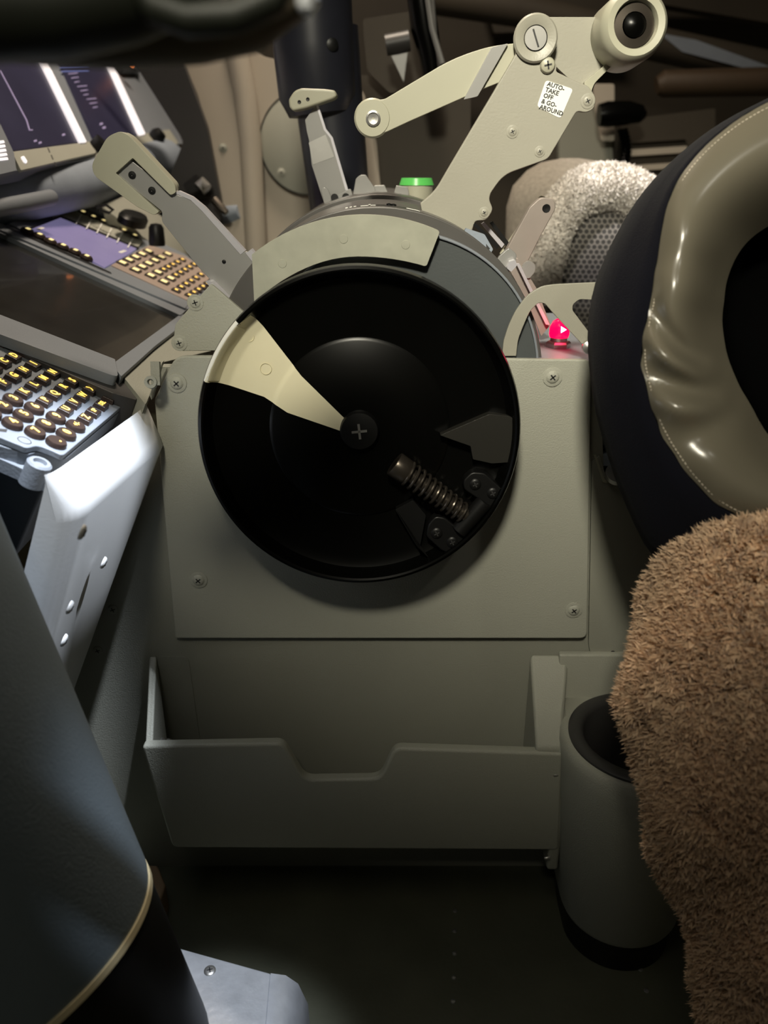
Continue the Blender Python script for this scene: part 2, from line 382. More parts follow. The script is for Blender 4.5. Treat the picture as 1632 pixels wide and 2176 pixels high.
t.add('shoulder', MB().loft([[V(.144, -.102, .19), V(.30, -.102, .19), V(.30, -.0875, .19), V(.144, -.0875, .19)], [V(.144, -.094, .2385), V(.30, -.094, .2385), V(.30, -.0875, .2385), V(.144, -.0875, .2385)]]), 'mould', bevel=.002)
for p in ((1193, 1645), (1186, 1822)):
    mb = MB(); q = onY(*p, -.148); mb.lathe([(.002, 0), (.002, .003), (.0012, .0045), (0, .005)], frame(V(.1385, q.y, q.z), (-1, -.2, 0)), 14); t.add('rivet', mb, 'steel')
t.done()

# ================================================================ trim wheel
WN = V(0, -math.cos(R(6)), math.sin(R(6)))
wc = onY(763, 921, -.137)                       # centre on the front face
rw = (1109-419)/2/F*(wc-CAM).dot(FW)
t = T('trim_wheel', 'large glossy black trim wheel with ivory wedge marking and folded spring handle', 'wheel')
Wm = frame(wc, WN, (1, 0, 0))           # local x right, z toward camera, y ... 
def wl(px, py, d=0.0):
    """pixel to the wheel's own face plane, d metres towards the viewer"""
    return hit(px, py, wc+WN*d, WN)
prof = [(rw-.001, -.001), (rw, -.004), (rw+.0005, -.012), (rw-.001, -.022), (rw-.008, -.026), (.03, -.026), (.03, -.018), (rw-.016, -.0155), (rw-.0085, -.0125), (rw-.0055, -.007), (rw-.0042, -.001), (rw-.003, 0)]
mb = MB(); mb.torus_lathe(prof, Wm, 128); t.add('rim', mb, 'black', smooth=30)
dz = .0165
mb = MB(); mb.lathe([(.0625, -.0180), (.0625, -.0157), (.0600, -.0145), (0, -.0140)], Wm, 96); t.add('face_disc', mb, 'black')
# ivory wedge
def wpoly(pts, d, th, r=0): return MB().prism([wl(a, b, d) for a, b in rnd(pts, r)], -WN*th)
wed = [(735, 893), (640, 800), (555, 690), (536, 668), (512, 688), (480, 732), (455, 780), (443, 806), (560, 845), (610, 878), (727, 918)]
def conform(outline, lift, step=.0011):
    # a thin painted skin lying on the dished face (height follows the wheel's profile)
    from mathutils.geometry import delaunay_2d_cdt
    PR = [(0, -.0140), (.060, -.0145), (.0625, -.0157), (.064, -.0157), (rw-.016, -.0155), (rw-.0085, -.0125), (rw-.0055, -.007), (rw-.0042, -.001), (rw-.003, 0)]
    Wi = Wm.inverted(); loc = [Wi @ wl(a, b, -.012) for a, b in outline]; loc = [Vector((p.x, p.y)) for p in loc]
    def inside(q):
        c_ = False
        for i in range(len(loc)):
            a, b = loc[i-1], loc[i]
            if (a.y > q.y) != (b.y > q.y) and q.x < (b.x-a.x)*(q.y-a.y)/(b.y-a.y)+a.x: c_ = not c_
        return c_
    pts = []; 
    for i in range(len(loc)):
        a, b = loc[i], loc[(i+1) % len(loc)]; k = max(1, int((b-a).length/step))
        pts += [a.lerp(b, j/k) for j in range(k)]
    nb = len(pts); x0 = min(p.x for p in loc); x1 = max(p.x for p in loc); y0_ = min(p.y for p in loc); y1_ = max(p.y for p in loc)
    x = x0
    while x < x1:
        y = y0_
        while y < y1_:
            q = Vector((x+1e-5, y+1e-5))
            if inside(q): pts.append(q)
            y += step
        x += step
    vv, _, ff, *_r = delaunay_2d_cdt(pts, [(i, (i+1) % nb) for i in range(nb)], [], 1, 1e-6)
    rs_, hs_ = [a for a, _ in PR], [b for _, b in PR]
    mb = MB(); V_ = [mb.bm.verts.new(Wm @ V(p.x, p.y, float(np.interp(p.length, rs_, hs_))+lift)) for p in vv]
    for f in ff: mb.face([V_[i] for i in f])
    return mb
t.add('wedge_marking', conform(wed, .00045), 'wedge', label='ivory painted wedge', smooth=50)
def orim(a0, a1):   # painted mark over the rim (px angle measured from centre, degrees counter-clockwise)
    m_ = frame(wc, (0, -1, 0), (1, 0, 0))
    return m_
mb = MB()
# rim paint: on outer cylinder at the wedge's angle
mb.torus_lathe([(rw-.0006, -.0022), (rw-.0012, -.0001), (rw-.0028, .0004), (rw-.0034, .0002), (rw-.0034, -.001), (rw-.0012, -.003)], Wm, 24, 0, R(137), R(161))
t.add('rim_marking', mb, 'ink', label='white stripe on the rim')
mb = MB(); mb.torus_lathe([(rw-.0034, .0003), (rw-.0046, -.0008), (rw-.0060, -.0066), (rw-.0092, -.0121), (rw-.0088, -.0128), (rw-.0050, -.0070), (rw-.0036, -.0008)], Wm, 24, 0, R(138), R(160.5)); t.add('rim_paint', mb, 'wedge', label='ivory paint on the inner rim wall')
mb = MB()
for p, rr in (((565, 784), 12), ((530, 716), 10)):
    q = wl(*p, -.0148); mb.torus_lathe([(.0036*rr/12, 0), (.0038*rr/12, .0004), (.0040*rr/12, 0)], frame(q, WN), 24)
t.add('filled_holes', mb, 'wedge')
mb = MB(); mb.lathe([(.0135, -.014), (.0135, -.009), (.0125, -.007), (.006, -.006), (0, -.0058)], Wm, 40); hub = t.add('hub_cap', mb, 'blackm')
mb = MB(); m2 = Wm @ Matrix.Rotation(.1, 4, 'Z'); mb.box((0, 0, -.0058), .0105, .0016, .0008, m2); mb.box((0, 0, -.0058), .0016, .0105, .0008, m2); t.add('cross_slot', mb, 'steel', hub, label='worn cross-head slot')
# spring handle
a = wl(838, 985, -.004); b = wl(990, 1095, -.004); ax = (b-a).normalized()
mb = MB(); mb.lathe([(.0085, 0), (.0090, .001), (.0090, .010), (.0080, .012)], frame(a, ax), 28); mb.cyl(a, b, .0055, .0055, 20); hd = t.add('handle_spindle', mb, 'spring')
mb = MB(); pts = []; L = (b-a).length; m_ = frame(a, ax); turns = 11
for i in range(turns*20+1):
    s = i/(turns*20); r_ = .0085*(1-s*.22); ang = 2*math.pi*turns*s
    pts.append(m_ @ V(r_*math.cos(ang), r_*math.sin(ang), .011+(L-.011)*s))
mb.tube(pts, .00115, 8); t.add('coil_spring', mb, 'spring')
mb = MB(); e = wl(1010, 1110, -.004); mb.cyl(wl(975, 1128, -.004), wl(1030, 1066, -.004), .0062, .0062, 24); t.add('pivot_barrel', mb, 'blackm')
def block(pts, d, th, r=6, bev=.001): return wpoly(pts, d, th, r)
for P_, scs in (([(985, 1020, 8), (1003, 1003, 8), (1030, 1005, 8), (1068, 1040, 10), (1066, 1062, 10), (1048, 1082, 8), (985, 1040, 8)], ((1010, 1029), (1047, 1048))),
                ([(910, 1115, 8), (925, 1097, 8), (945, 1100, 6), (995, 1140, 6), (985, 1160, 10), (965, 1178, 12), (940, 1172, 8), (905, 1140, 8)], ((928, 1133), (961, 1152)))):
    bk = t.add('hinge_bracket', block(P_, -.003, .012), 'blackm', bevel=.0012)
    for q in scs: t.add('screw', screw(wl(*q, -.003), WN, .0040, .0014, .5), ['blackm', 'dink'], bk)
mb = block([(935, 925, 2), (1040, 880, 3), (1090, 885, 12), (1104, 925, 10), (1088, 982, 4), (1045, 985), (1005, 976, 2), (1000, 948, 2)], -.006, .010, 4)
t.add('upper_wedge_block', mb, 'wedgeblk', bevel=.001)
mb = block([(840, 1083, 3), (878, 1063, 3), (905, 1095, 3), (890, 1175, 6), (915, 1190, 3), (885, 1160, 3)], -.008, .008, 3); t.add('lower_wedge_block', mb, 'blackm', bevel=.0008)
mb = MB(); mb.cyl(wc-WN*.022, V(wc.x, -.080, wc.z-.003), .032, .032, 40); t.add('axle_boss', mb, 'blackm')
t.done()

# ================================================================ quadrant drum
DC = onY(802, 812, -.070); DR = 350/F*(DC-CAM).dot(FW)
SCn = onY(853, 797, -.078); SR = 291/F*(SCn-CAM).dot(FW)
def DM(y): return frame(V(DC.x, y, DC.z), (0, 1, 0), (1, 0, 0))   # z axis to +y; local y -> -z? handled by angle sign
def dpt(ang, r, y): return V(DC.x+r*math.cos(R(ang)), y, DC.z+r*math.sin(R(ang)))
def arcbar(r0, r1, y0, y1, a0, a1, n=40, C_=None):
    C_ = C_ or DC; mb = MB(); rings = []
    def dpt(ang, r, y): return V(C_.x+r*math.cos(R(ang)), y, C_.z+r*math.sin(R(ang)))
    for i in range(n+1):
        a_ = a0+(a1-a0)*i/n; rings.append([dpt(a_, r0, y0), dpt(a_, r1, y0), dpt(a_, r1, y1), dpt(a_, r0, y1)])
    mb.loft(rings); return mb
t = T('throttle_quadrant', 'dark grey drum-shaped throttle quadrant behind the trim wheel', 'throttle quadrant')
t.add('side_disc', arcbar(.01, SR-.001, -.078, -.069, -10, 190, 64, SCn), 'drumside', bevel=.001)
t.add('side_rim', arcbar(SR-.002, SR, -.080, -.069, -5, 185, 64, SCn), 'bezel', bevel=.0008, label='paler rounded rim')
t.add('drum_shell', arcbar(.04, DR, -.068, .27, 5, 175, 80), 'drum', bevel=.001)
t.add('drum_step', arcbar(.10, DR+.0035, .06, .27, 60, 150, 50), 'drum', bevel=.0012, label='raised track over the drum')
# olive plate
oo = [(540, 532, 3), (600, 490), (680, 463), (760, 452), (830, 457), (900, 472), (937, 487, 6), (934, 500, 4), (908, 566, 8), (860, 552), (790, 545), (700, 552), (640, 572), (585, 606), (560, 570)]
def smooth_outline():
    out = []
    for i in range(25):
        x = 535+(935-535)*i/24; out.append((x, 837-math.sqrt(381**2-(x-775)**2), 1.5))
    out[-1] = (out[-1][0], out[-1][1], 6)
    for i in range(21):
        x = 906-(906-540)*i/20; out.append((x, 545+(max(0, abs(x-762))/146)**2*22 if x > 762 else 545+((762-x)/160)**2*50, 1.5))
    out[25] = (out[25][0], out[25][1], 6)
    return out
t.add('scale_plate', plate(smooth_outline(), -.086, .004, 1, 3), 'olive', bevel=.0009, label='worn olive grey arc plate')
for p in ((730, 508), (862, 520), (600, 560)): t.add('rivet', MB().lathe([(.0030, 0), (.0028, .0003), (0, .0004)], frame(onY(*p, -.086), (0, -1, 0)), 20), 'olive')
# scale markings on the drum surface
for a_, l, y0 in ((93, 5, -.052), (78, 4.5, -.056)):
    t.add('scale_mark', arcbar(DR-.0005, DR+.0003, y0, y0+.0022, a_-l/2, a_+l/2, 8), 'ink')
t.add('scale_mark', arcbar(DR-.0005, DR+.0003, -.052, -.036, 92.2, 92.9, 2), 'ink')
for k in range(3): t.add('scale_mark', arcbar(DR-.0005, DR+.0003, -.050, -.044, 97+k*1.4, 97.8+k*1.4, 2), 'ink')
for a_ in (83, 84.5):
    t.add('screw', MB().lathe([(.002, 0), (.002, .001), (0, .0015)], frame(dpt(a_+1.5, DR, -.045), (math.cos(R(a_)), 0, math.sin(R(a_)))), 14), 'blackm')
# stop tabs on the drum
def tab(out, y, th, m='slever', nm='stop_tab', r=5): t.add(nm, plate(out, y, th, r), m, bevel=.0005)
tab([(682, 403, 6), (688, 397, 6), (697, 402, 5), (712, 440), (690, 440)], .125, .0035)
tab([(749, 420), (756, 380, 2), (765, 372, 3), (777, 371, 3), (797, 400), (800, 425)], .130, .0035)
tab([(790, 425), (795, 394, 2), (817, 393, 2), (825, 410), (825, 425)], .132, .0035)
tab([(834, 420), (842, 394, 2), (866, 397, 2), (870, 410), (866, 425)], .130, .0035)
mb = MB()
for p in ((711, 420), (735, 419)): mb.cyl(onY(*p, .118), onY(*p, .124), .0034, .0034, 16)
t.add('bolt', mb, 'blackm')
tab([(700, 425), (745, 400), (752, 425)], .124, .003)
# aft fittings on the right of the drum
tab([(1060, 545, 5), (1082, 526, 6), (1098, 540, 6), (1096, 560), (1072, 590), (1045, 575)], -.050, .004, 'slever', 'latch_plate')
t.add('latch_pin', plate([(1083, 556, 2), (1095, 552, 2), (1099, 564, 2), (1086, 578, 2), (1077, 570, 2)], -.056, .006, 2), 'edge', label='bright square latch pin')
t.add('slot_cover', plate([(990, 485, 2), (1030, 498, 3), (1048, 530, 3), (1036, 548), (980, 505)], -.046, .004, 2), 'bluegrey')
t.add('arrow_mark', plate([(1033, 518, 0), (1041, 528, 0), (1034, 534, 0)], -.0465, .0005, 0), 'dink')
for k in range(3):
    t.add('slot_lip', plate([(1005+k*18, 478-k*2), (1011+k*18, 474-k*2), (1062+k*10, 522-k*3), (1056+k*10, 530-k*3)], -.03+k*.02, .004, 1), ['blackm', 'edge', 'blackm'][k])
t.add('trailing_plate', plate([(1075, 560), (1100, 548), (1140, 612), (1170, 690), (1150, 715), (1120, 640)], -.010, .004, 2), 'pink', bevel=.0006, label='dark reddish edge plate')
t.add('thin_arc', plate([(1097, 560, 1), (1104, 560, 1), (1168, 690, 1), (1160, 690, 1)], -.016, .003, 1), 'edge')
t.add('round_tab', plate([(1108, 575, 3), (1112, 560, 6), (1125, 553, 6), (1138, 562, 6), (1137, 577, 5), (1125, 592), (1115, 590)], -.012, .003, 4), 'slever')
t.done()

# ================================================================ levers
# speed brake lever
t = T('speed_brake_lever', 'long grey metal lever with cream paddle grip leaning over the keypads', 'lever')
y0 = -.058
arm = [(243, 368, 2), (272, 336, 2), (372, 412, 6), (406, 424, 8), (430, 448, 8), (512, 538, 6), (524, 534, 3), (582, 606, 3), (545, 690, 3), (505, 655, 2), (425, 572), (343, 470, 8), (345, 450, 6)]
t.add('arm', plate(arm, y0, .004, 5), 'slever', bevel=.0005)
pd = [(194, 350, 14), (228, 290, 12), (256, 278, 10), (275, 288, 8), (372, 392, 10), (374, 410, 6), (362, 415, 4), (282, 336, 2), (246, 368, 2), (338, 450, 3), (328, 458, 6), (292, 440, 6), (200, 374, 12)]
pdl = [(194, 350, 14), (228, 290, 14), (256, 278, 12), (275, 288, 10), (372, 392, 10), (370, 415, 8), (350, 440, 8), (328, 458, 6), (290, 438, 8), (202, 376, 14)]
t.add('paddle_grip', plate(pdl, y0+.003, .016, 8, 6), 'cream', bevel=.004, bseg=4, label='cream plastic paddle grip')
t.add('grip_face', plate(pd, y0-.003, .008, 6, 4), 'cream', bevel=.0015, bseg=3)
t.add('lit_edge', plate([(522, 538, 1), (533, 530, 1), (590, 603, 1), (580, 612, 1)], y0-.0006, .010, 1), 'edge', label='bright stop plate')  # pale strip painting the light caught by the arm's lower edge
t.add('lit_edge', plate([(372, 411, 1), (379, 405, 1), (408, 418, 1), (434, 439, 2), (521, 533, 1), (511, 541, 1), (430, 449, 1), (405, 425, 1)], y0-.0004, .006, 1), 'edge', label='bare bright edge')  # pale strip standing in for overhead light on the plate's edge
t.add('arrow_mark', plate([(551, 563, 0), (563, 583, 0), (557, 586, 0)], y0+.003, .0002, 0), 'dink')
for p, r_ in (((281, 372), .0026), ((323, 405), .0026), ((476, 556), .0014)):
    t.add('screw', MB().lathe([(r_, 0), (r_, .0004), (r_*.3, .0006), (0, .0001)], frame(onY(*p, y0), (0, -1, 0)), 18), 'blackm')
mb = MB()
for i in range(26):
    s = i/26
    if 8 < i < 12: continue
    q = onY(268+(345-268)*s, 287+(372-287)*s, y0+.007)
    mb.lathe([(.0006, 0), (.0005, .0003), (0, .0004)], frame(q+V(.0005, 0, .0012), (.6, 0, .8)), 6)
t.add('grip_lettering', mb, 'dink', label='row of small engraved dots')
t.done()

# thrust lever
y1 = -.030
t = T('thrust_lever', 'large grey thrust lever with cream roller knob and AUTO TAKE OFF sticker', 'lever')
main = [(893, 432, 3), (925, 405, 20), (948, 365, 20), (1099, 110, 10), (1094, 78, 16), (1105, 48, 18), (1140, 33, 20), (1172, 46, 18), (1182, 75, 14), (1172, 108, 8), (1170, 122, 5), (1184, 138, 8), (1182, 152, 5), (1232, 176, 4), (1250, 182, 8), (1268, 208, 12), (1262, 232, 10), (1246, 240, 8), (1226, 236, 8), (1165, 338, 10), (1070, 372, 30), (1042, 412, 12), (1040, 425, 5), (1048, 445, 8), (1035, 468, 10), (1010, 470, 6), (1000, 500, 4), (900, 470, 4)]
t.add('arm', plate(main, y1, .005, 6, 6), 'lever', bevel=.0009)
t.add('rear_plate', plate([(1130, 36, 4), (1290, 36, 6), (1340, 60, 6), (1320, 115, 6), (1262, 180, 14), (1256, 210, 4), (1190, 150, 6), (1150, 110, 6)], y1+.010, .006, 8), 'lever', bevel=.001)
t.add('rear_flange', plate([(1240, 176, 6), (1310, 118, 3), (1316, 124, 3), (1262, 178, 10), (1254, 205, 3)], y1+.005, .016, 4), 'cream', bevel=.0008)
kc = onY(1350, 52, y1-.014)
mb = MB(); rk = .0225; K = frame(kc, V(.05, -1, .10))
mb.torus_lathe([(rk*.62, -.001), (rk*.66, .002), (rk*.85, .0028), (rk*.97, -.0005), (rk*1.0, -.005), (rk*1.0, -.034), (rk*.9, -.038), (rk*.4, -.038), (rk*.4, -.008), (rk*.62, -.007)], K, 56); kn = t.add('roller_knob', mb, 'cream', smooth=40, label='cream cylindrical roller knob')
mb = MB(); mb.torus_lathe([(rk*.60, -.008), (rk*.60, -.002), (rk*.36, -.0015), (rk*.34, -.008)], K, 40); t.add('metal_insert', mb, 'spring', kn)
mb = MB(); mb.lathe([(rk*.33, -.007), (rk*.33, -.001), (rk*.2, .001), (0, .0016)], K, 32); t.add('push_button', mb, 'black', kn, label='glossy dark push button')
jc = onY(1137, 82, y1)
J = frame(jc, (0, -1, 0))
mb = MB(); mb.lathe([(.0148, 0), (.0150, .002), (.0138, .0035), (.0085, .0028), (.0075, .0022)], J, 48); jb = t.add('pivot_boss', mb, 'lever')
mb = MB(); mb.lathe([(.0073, .001), (.0073, .0030), (0, .0030)], J, 32); mb.box((0, 0, .0031), .0115, .0011, .0004, J @ Matrix.Rotation(R(-68), 4, 'Z'), 1); t.add('slotted_screw', mb, ['steel', 'dink'], jb, label='large slotted screw')
mb = MB(); mb.torus_lathe([(.0074, .0020), (.0079, .0031), (.0082, .002)], J, 32); t.add('dark_seat', mb, 'blackm', jb)
t.add('screw', screw(onY(1163, 139, y1), (0, -1, 0), .0052, .0035, .2), ['cream', 'dink'], label='yellowed cross-head screw')
for p, r_ in (((1249, 215), .0034), ((1089, 280), .0030), ((1147, 322), .0026), ((1029, 452), .0028)):
    t.add('screw', screw(onY(*p, y1), (0, -1, 0), r_, .0010, .5, True), ['lever', 'dink'])
# sticker
S1 = [(1160, 170, 7), (1218, 189, 7), (1191, 252, 7), (1141, 226, 7)]
st = t.add('sticker', plate(S1, y1-.0003, .0003, 6), 'ink', label='white sticker with dark lettering')
ul = onY(1160, 170, y1-.0004); ur = onY(1218, 189, y1-.0004); ll = onY(1141, 226, y1-.0004)
xd = (ur-ul).normalized(); zd = V(0, -1, 0); cen = (onY(1191, 252, y1-.0004)+ul)/2
xd = (ur-ul).normalized(); m = frame(cen, zd, xd); off = m @ V(-.0083, 0, 0)
ydir = (ul-ll).normalized(); yy = m.col[1].xyz.normalized(); sh = Matrix.Identity(4)
m3 = Matrix(((xd.x, ydir.x, zd.x, 0), (xd.y, ydir.y, zd.y, 0), (xd.z, ydir.z, zd.z, 0), (0, 0, 0, 1)))
off = cen - xd*.0074 + ydir*.0006
m3.translation = off
t.add('lettering', text_mesh('AUTO-\nTAKE\nOFF\n& GO-\nAROUND', .0040, m3, .00005, .93, 'LEFT'), 'dink', st)
t.done()

# reverse thrust lever
t = T('reverse_thrust_lever', 'curved grey reverse lever with round end pointing left from the thrust lever', 'lever')
rev = [(768, 232, 10), (790, 210, 14), (815, 212, 8), (960, 125, 60), (1040, 98, 30), (1110, 90, 4), (1100, 160, 4), (1020, 192, 10), (870, 258, 12), (812, 285, 14), (778, 278, 16), (766, 258, 12)]
t.add('arm', plate(rev, y1+.006, .004, 8, 6), 'cream', bevel=.0006)
rc = onY(793, 252, y1+.006)
mb = MB(); mb.lathe([(.0118, -.012), (.0130, -.010), (.0130, -.001), (.0118, .0006)], frame(rc+V(-.0005, 0, .0003), (0, -1, 0)), 40); t.add('end_roller', mb, 'cream')
mb = MB(); mb.lathe([(.0052, 0), (.0052, .0016), (.004, .0020), (.0036, .0010), (0, .0005)], frame(rc, (0, -1, 0)), 28); t.add('end_pin', mb, 'steel', label='hollow steel end pin')
t.add('side_flange', plate([(1045, 100, 3), (1080, 92, 3), (1015, 205, 3), (985, 212, 3)], y1+.003, .003, 2), 'slever', bevel=.0005)
t.done()

# far lever with cream handle
t = T('control_lever', 'short upright metal lever with small cream handle before the black column', 'lever')
yy = .135
t.add('arm', plate([(648, 255, 2), (672, 222, 3), (690, 275, 3), (703, 292, 3), (738, 405, 2), (740, 430, 2), (688, 430, 2), (662, 350, 3), (657, 300, 6), (652, 280, 3)], yy, .006, 5), 'slever', bevel=.0006)
t.add('lit_edge', plate([(671, 222, 0), (676, 222, 0), (693, 274, 0), (707, 292, 0), (740, 404, 0), (734, 404, 0), (702, 294, 0), (688, 276, 0)], yy-.0005, .0005, 0), 'edge', label='bare bright edge')  # pale sliver painting a lit edge onto the arm
t.add('pale_band', plate([(656, 303, 0), (692, 286, 0), (710, 333, 0), (665, 350, 0)], yy-.0003, .0004, 0), 'steel', label='lighter band')  # lighter band across the arm
t.add('handle', plate([(613, 212, 5), (625, 193, 8), (640, 187, 6), (690, 189, 8), (712, 192, 5), (716, 204, 5), (708, 210, 5), (650, 230, 4), (622, 236, 5), (615, 228, 4)], yy-.010, .024, 6, 5), 'cream', bevel=.003, bseg=3, label='cream plastic handle')
mb = MB()
for p in ((636, 217), (654, 211)): mb.lathe([(.0016, 0), (.0014, .0003), (0, .0001)], frame(onY(*p, yy-.0103), (0, -1, 0)), 12)
t.add('screw', mb, 'blackm')
t.done()

# aft small lever
t = T('small_lever', 'small pinkish grey lever with a hole standing before the pale fleece', 'lever')
t.add('arm', plate([(1068, 545, 3), (1126, 440, 4), (1150, 418, 12), (1178, 424, 10), (1182, 442, 10), (1150, 500, 6), (1115, 570, 4), (1098, 560, 4)], .000, .008, 5), 'pink', bevel=.001)
t.add('clevis', plate([(1062, 540, 2), (1120, 455, 3), (1148, 415, 4), (1160, 418, 4), (1130, 455, 3), (1085, 548, 2)], .018, .004, 3), 'cream', bevel=.0008)
mb = MB(); mb.lathe([(.0032, 0), (.0030, .0004), (0, .0001)], frame(onY(1161, 443, 0), (0, -1, 0)), 18); t.add('pin_hole', mb, 'blackm')
t.done()

# flap gate bracket
t = T('arched_bracket', 'grey arched bracket standing on the deck in front of the red light', 'bracket')
br = [(1067, 757, 0), (1070, 725, 8), (1081, 691, 12), (1096, 660, 12), (1120, 627, 16), (1151, 608, 12), (1180, 604, 10), (1330, 597, 0), (1330, 640, 0), (1249, 637, 6), (1231, 636, 6), (1217, 648, 6), (1217, 660, 4), (1264, 722, 0), (1264, 745, 0), (1240, 735, 4), (1172, 662, 8), (1158, 645, 5), (1145, 643, 5), (1127, 660, 10), (1114, 688, 12), (1101, 722, 10), (1097, 757, 0)]
t.add('plate', plate(br, -.084, .0025, 6, 4), 'lever', bevel=.0005)
mb = MB(); mb.lathe([(.0035, 0), (.0048, .002), (.0042, .005), (0, .0065)], frame(onY(1250, 738, -.085), (-.2, -1, .2)), 24); t.add('dome_nut', mb, 'steel')
t.done()
# red light
t = T('red_indicator_light', 'glowing red indicator light on the deck behind the arched bracket', 'light')
rl = onY(1188, 712, -.030); rl.z = zt
mb = MB(); mb.lathe([(.0095, 0), (.0098, .003), (.0085, .0045), (0, .0045)], frame(rl, (0, 0, 1)), 6); mb.lathe([(.0065, .004), (.0065, .0075), (0, .0075)], frame(rl, (0, 0, 1)), 24); t.add('hex_nut', mb, 'steel')
mb = MB(); mb.lathe([(.0072, .0075), (.0078, .010), (.0075, .0155), (.0055, .0195), (.0025, .0215), (0, .022)], frame(rl, (0, 0, 1)), 28); ln = t.add('lens', mb, 'red')
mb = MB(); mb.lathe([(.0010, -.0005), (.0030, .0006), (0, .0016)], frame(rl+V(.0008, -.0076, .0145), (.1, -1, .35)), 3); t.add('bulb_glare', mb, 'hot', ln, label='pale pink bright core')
t.done()
l = bpy.data.lights.new('red_indicator_glow', 'POINT'); l.energy = .010; l.color = (1, 0.02, 0.08); l.shadow_soft_size = .006
o = bpy.data.objects.new('red_indicator_glow', l); COL.objects.link(o); o.location = rl+V(0, -.013, .016)
# green lamp
t = T('green_lamp', 'small green lit lamp on the drum top beside the thrust lever', 'light')
g0 = onY(885, 398, .15)
mb = MB(); mb.cyl(g0-V(0, 0, .016), g0+V(0, 0, .002), .015, .015, 30); t.add('base', mb, 'cream')
mb = MB(); mb.cyl(g0+V(0, 0, .002), g0+V(0, 0, .008), .016, .014, 30); t.add('cap', mb, 'green', label='green translucent cap')
t.done()

# ================================================================ forward stand: near keypad, display, far keypad
def slope_plane(x, z, al): return V(x, 0, z), V(math.sin(R(al)), 0, math.cos(R(al)))
P1, N1 = slope_plane(-.184, .450, 29)
P2, N2 = slope_plane(-.202, .472, 24)
UPS1 = V(-math.cos(R(29)), 0, math.sin(R(29))); UPS2 = V(-math.cos(R(24)), 0, math.sin(R(24)))
def on1(px, py, h=0): return hit(px, py, P1+N1*h, N1)
def on2(px, py, h=0): return hit(px, py, P2+N2*h, N2)
def slab(fn, outline, h0, h1, r=3, n=3):
    base = [fn(a, b, h1) for a, b in rnd(outline, r, n)]
    nn = N1 if fn is on1 else N2
    return MB().prism(base, nn*(h0-h1))
t = T('near_keypad_unit', 'blue-grey keypad unit with round and square lettered keys at the left edge', 'keypad')
kb = [(-60, 690, 2), (-10, 690, 2), (22, 708, 3), (70, 732, 5), (212, 793, 5), (238, 803, 4), (243, 815, 4), (272, 828, 4), (284, 842, 4), (134, 968, 7), (105, 955, 10), (80, 946, 10), (58, 952, 8), (-60, 905, 2)]
t.add('keypad_plate', slab(on1, kb, -.004, 0, 4), 'bezel', bevel=.0010, bseg=3)
kb2 = [(-70, 690, 2), (240, 800, 4), (289, 846, 5), (136, 978, 8), (98, 966, 10), (78, 960, 10), (60, 966, 8), (-70, 925, 2)]
t.add('keypad_edge', slab(on1, kb2, -.016, -.0045, 5), 'bezel', bevel=.0015, bseg=3)
t.add('housing', slab(on1, [(-80, 680), (240, 800), (275, 850), (125, 990, 8), (105, 1010, 6), (-80, 935)], -.075, -.014, 4), 'blackm', bevel=.002)
t.add('lower_rail', slab(on1, [(-60, 948, 2), (-60, 940, 2), (108, 1010, 4), (106, 1022, 4)], -.020, -.012, 2), 'bezel', bevel=.0008)
far_near = {  # far end px, order far->near
 'EDCBA': [(50, 741), (31, 753), (10, 764), (-10, 777), (-31, 790)],
 'JIHGF': [(93, 758), (73, 770), (52, 783), (31, 795), (8, 809)],
 'ONMLK': [(132, 775), (113, 788), (94, 801), (74, 814), (53, 829)],
 'TSRQP': [(172, 792), (155, 806), (136, 819), (117, 833), (97, 847)],
 'YXWVU': [(211, 810), (194, 823), (177, 837), (159, 851), (142, 866)],
}
SQ = [(ch, p) for k, v in far_near.items() for ch, p in zip(k, v)]
SQ += [('CLR', (252, 827)), ('/', (235, 841)), ('DEL', (218, 855)), ('SP', (201, 870)), ('Z', (184, 884))]
RD = [('3', (31, 843)), ('2', (8, 857)), ('1', (-16, 872)), ('6', (76, 861)), ('5', (53, 876)), ('4', (30, 893)), ('9', (122, 881)), ('8', (100, 897)), ('7', (78, 912)), ('+/-', (164, 899)), ('0', (144, 916)), ('.', (123, 933))]
XT = V(0, 1, 0)
def key_sq(p, s1, s2, h):
    mb = MB(); m = frame(p, N1, XT)
    a = [m @ V(x*s1/2, y*s2/2, -.001) for x, y in rnd([(-1, -1), (1, -1), (1, 1), (-1, 1)], .25, 3)]
    b = [m @ V(x*s1/2*.86, y*s2/2*.86, h) for x, y in rnd([(-1, -1), (1, -1), (1, 1), (-1, 1)], .25, 3)]
    return mb.loft([a, b])
KH = .0032
for ch, p in SQ+[('NEXT\nPAGE', (5, 720))]:
    q = on1(p[0]-1, p[1]+2, KH); c_ = q - N1*KH
    k = t.add('key', key_sq(c_, .0105, .0092, KH), 'key', bevel=.0004)
    m = frame(q+N1*.00025, N1, XT)
    sz = .0072 if len(ch) == 1 else (.0046 if len(ch) < 5 else .0030)
    t.add('lettering', text_mesh(ch, sz, m, .00008, .9), 'glow', k)
for ch, p in RD:
    q = on1(p[0]-1, p[1]+2, KH); c_ = q - N1*KH
    mb = MB(); mb.lathe([(.0062, -.001), (.0062, KH*.6), (.0055, KH), (0, KH)], frame(c_, N1, XT), 28)
    k = t.add('round_key', mb, 'key')
    t.add('lettering', text_mesh(ch, .0075 if len(ch) == 1 else .005, frame(q+N1*.00025, N1, XT), .00008), 'glow', k)
q = on1(84, 985, -.006)
mb = MB(); mb.lathe([(.0075, -.014), (.0072, 0), (.006, .0012), (.004, .0012), (.0035, -.001), (0, -.001)], frame(q, N1), 30); t.add('mounting_stud', mb, 'bezel', label='round hollow mounting stud')
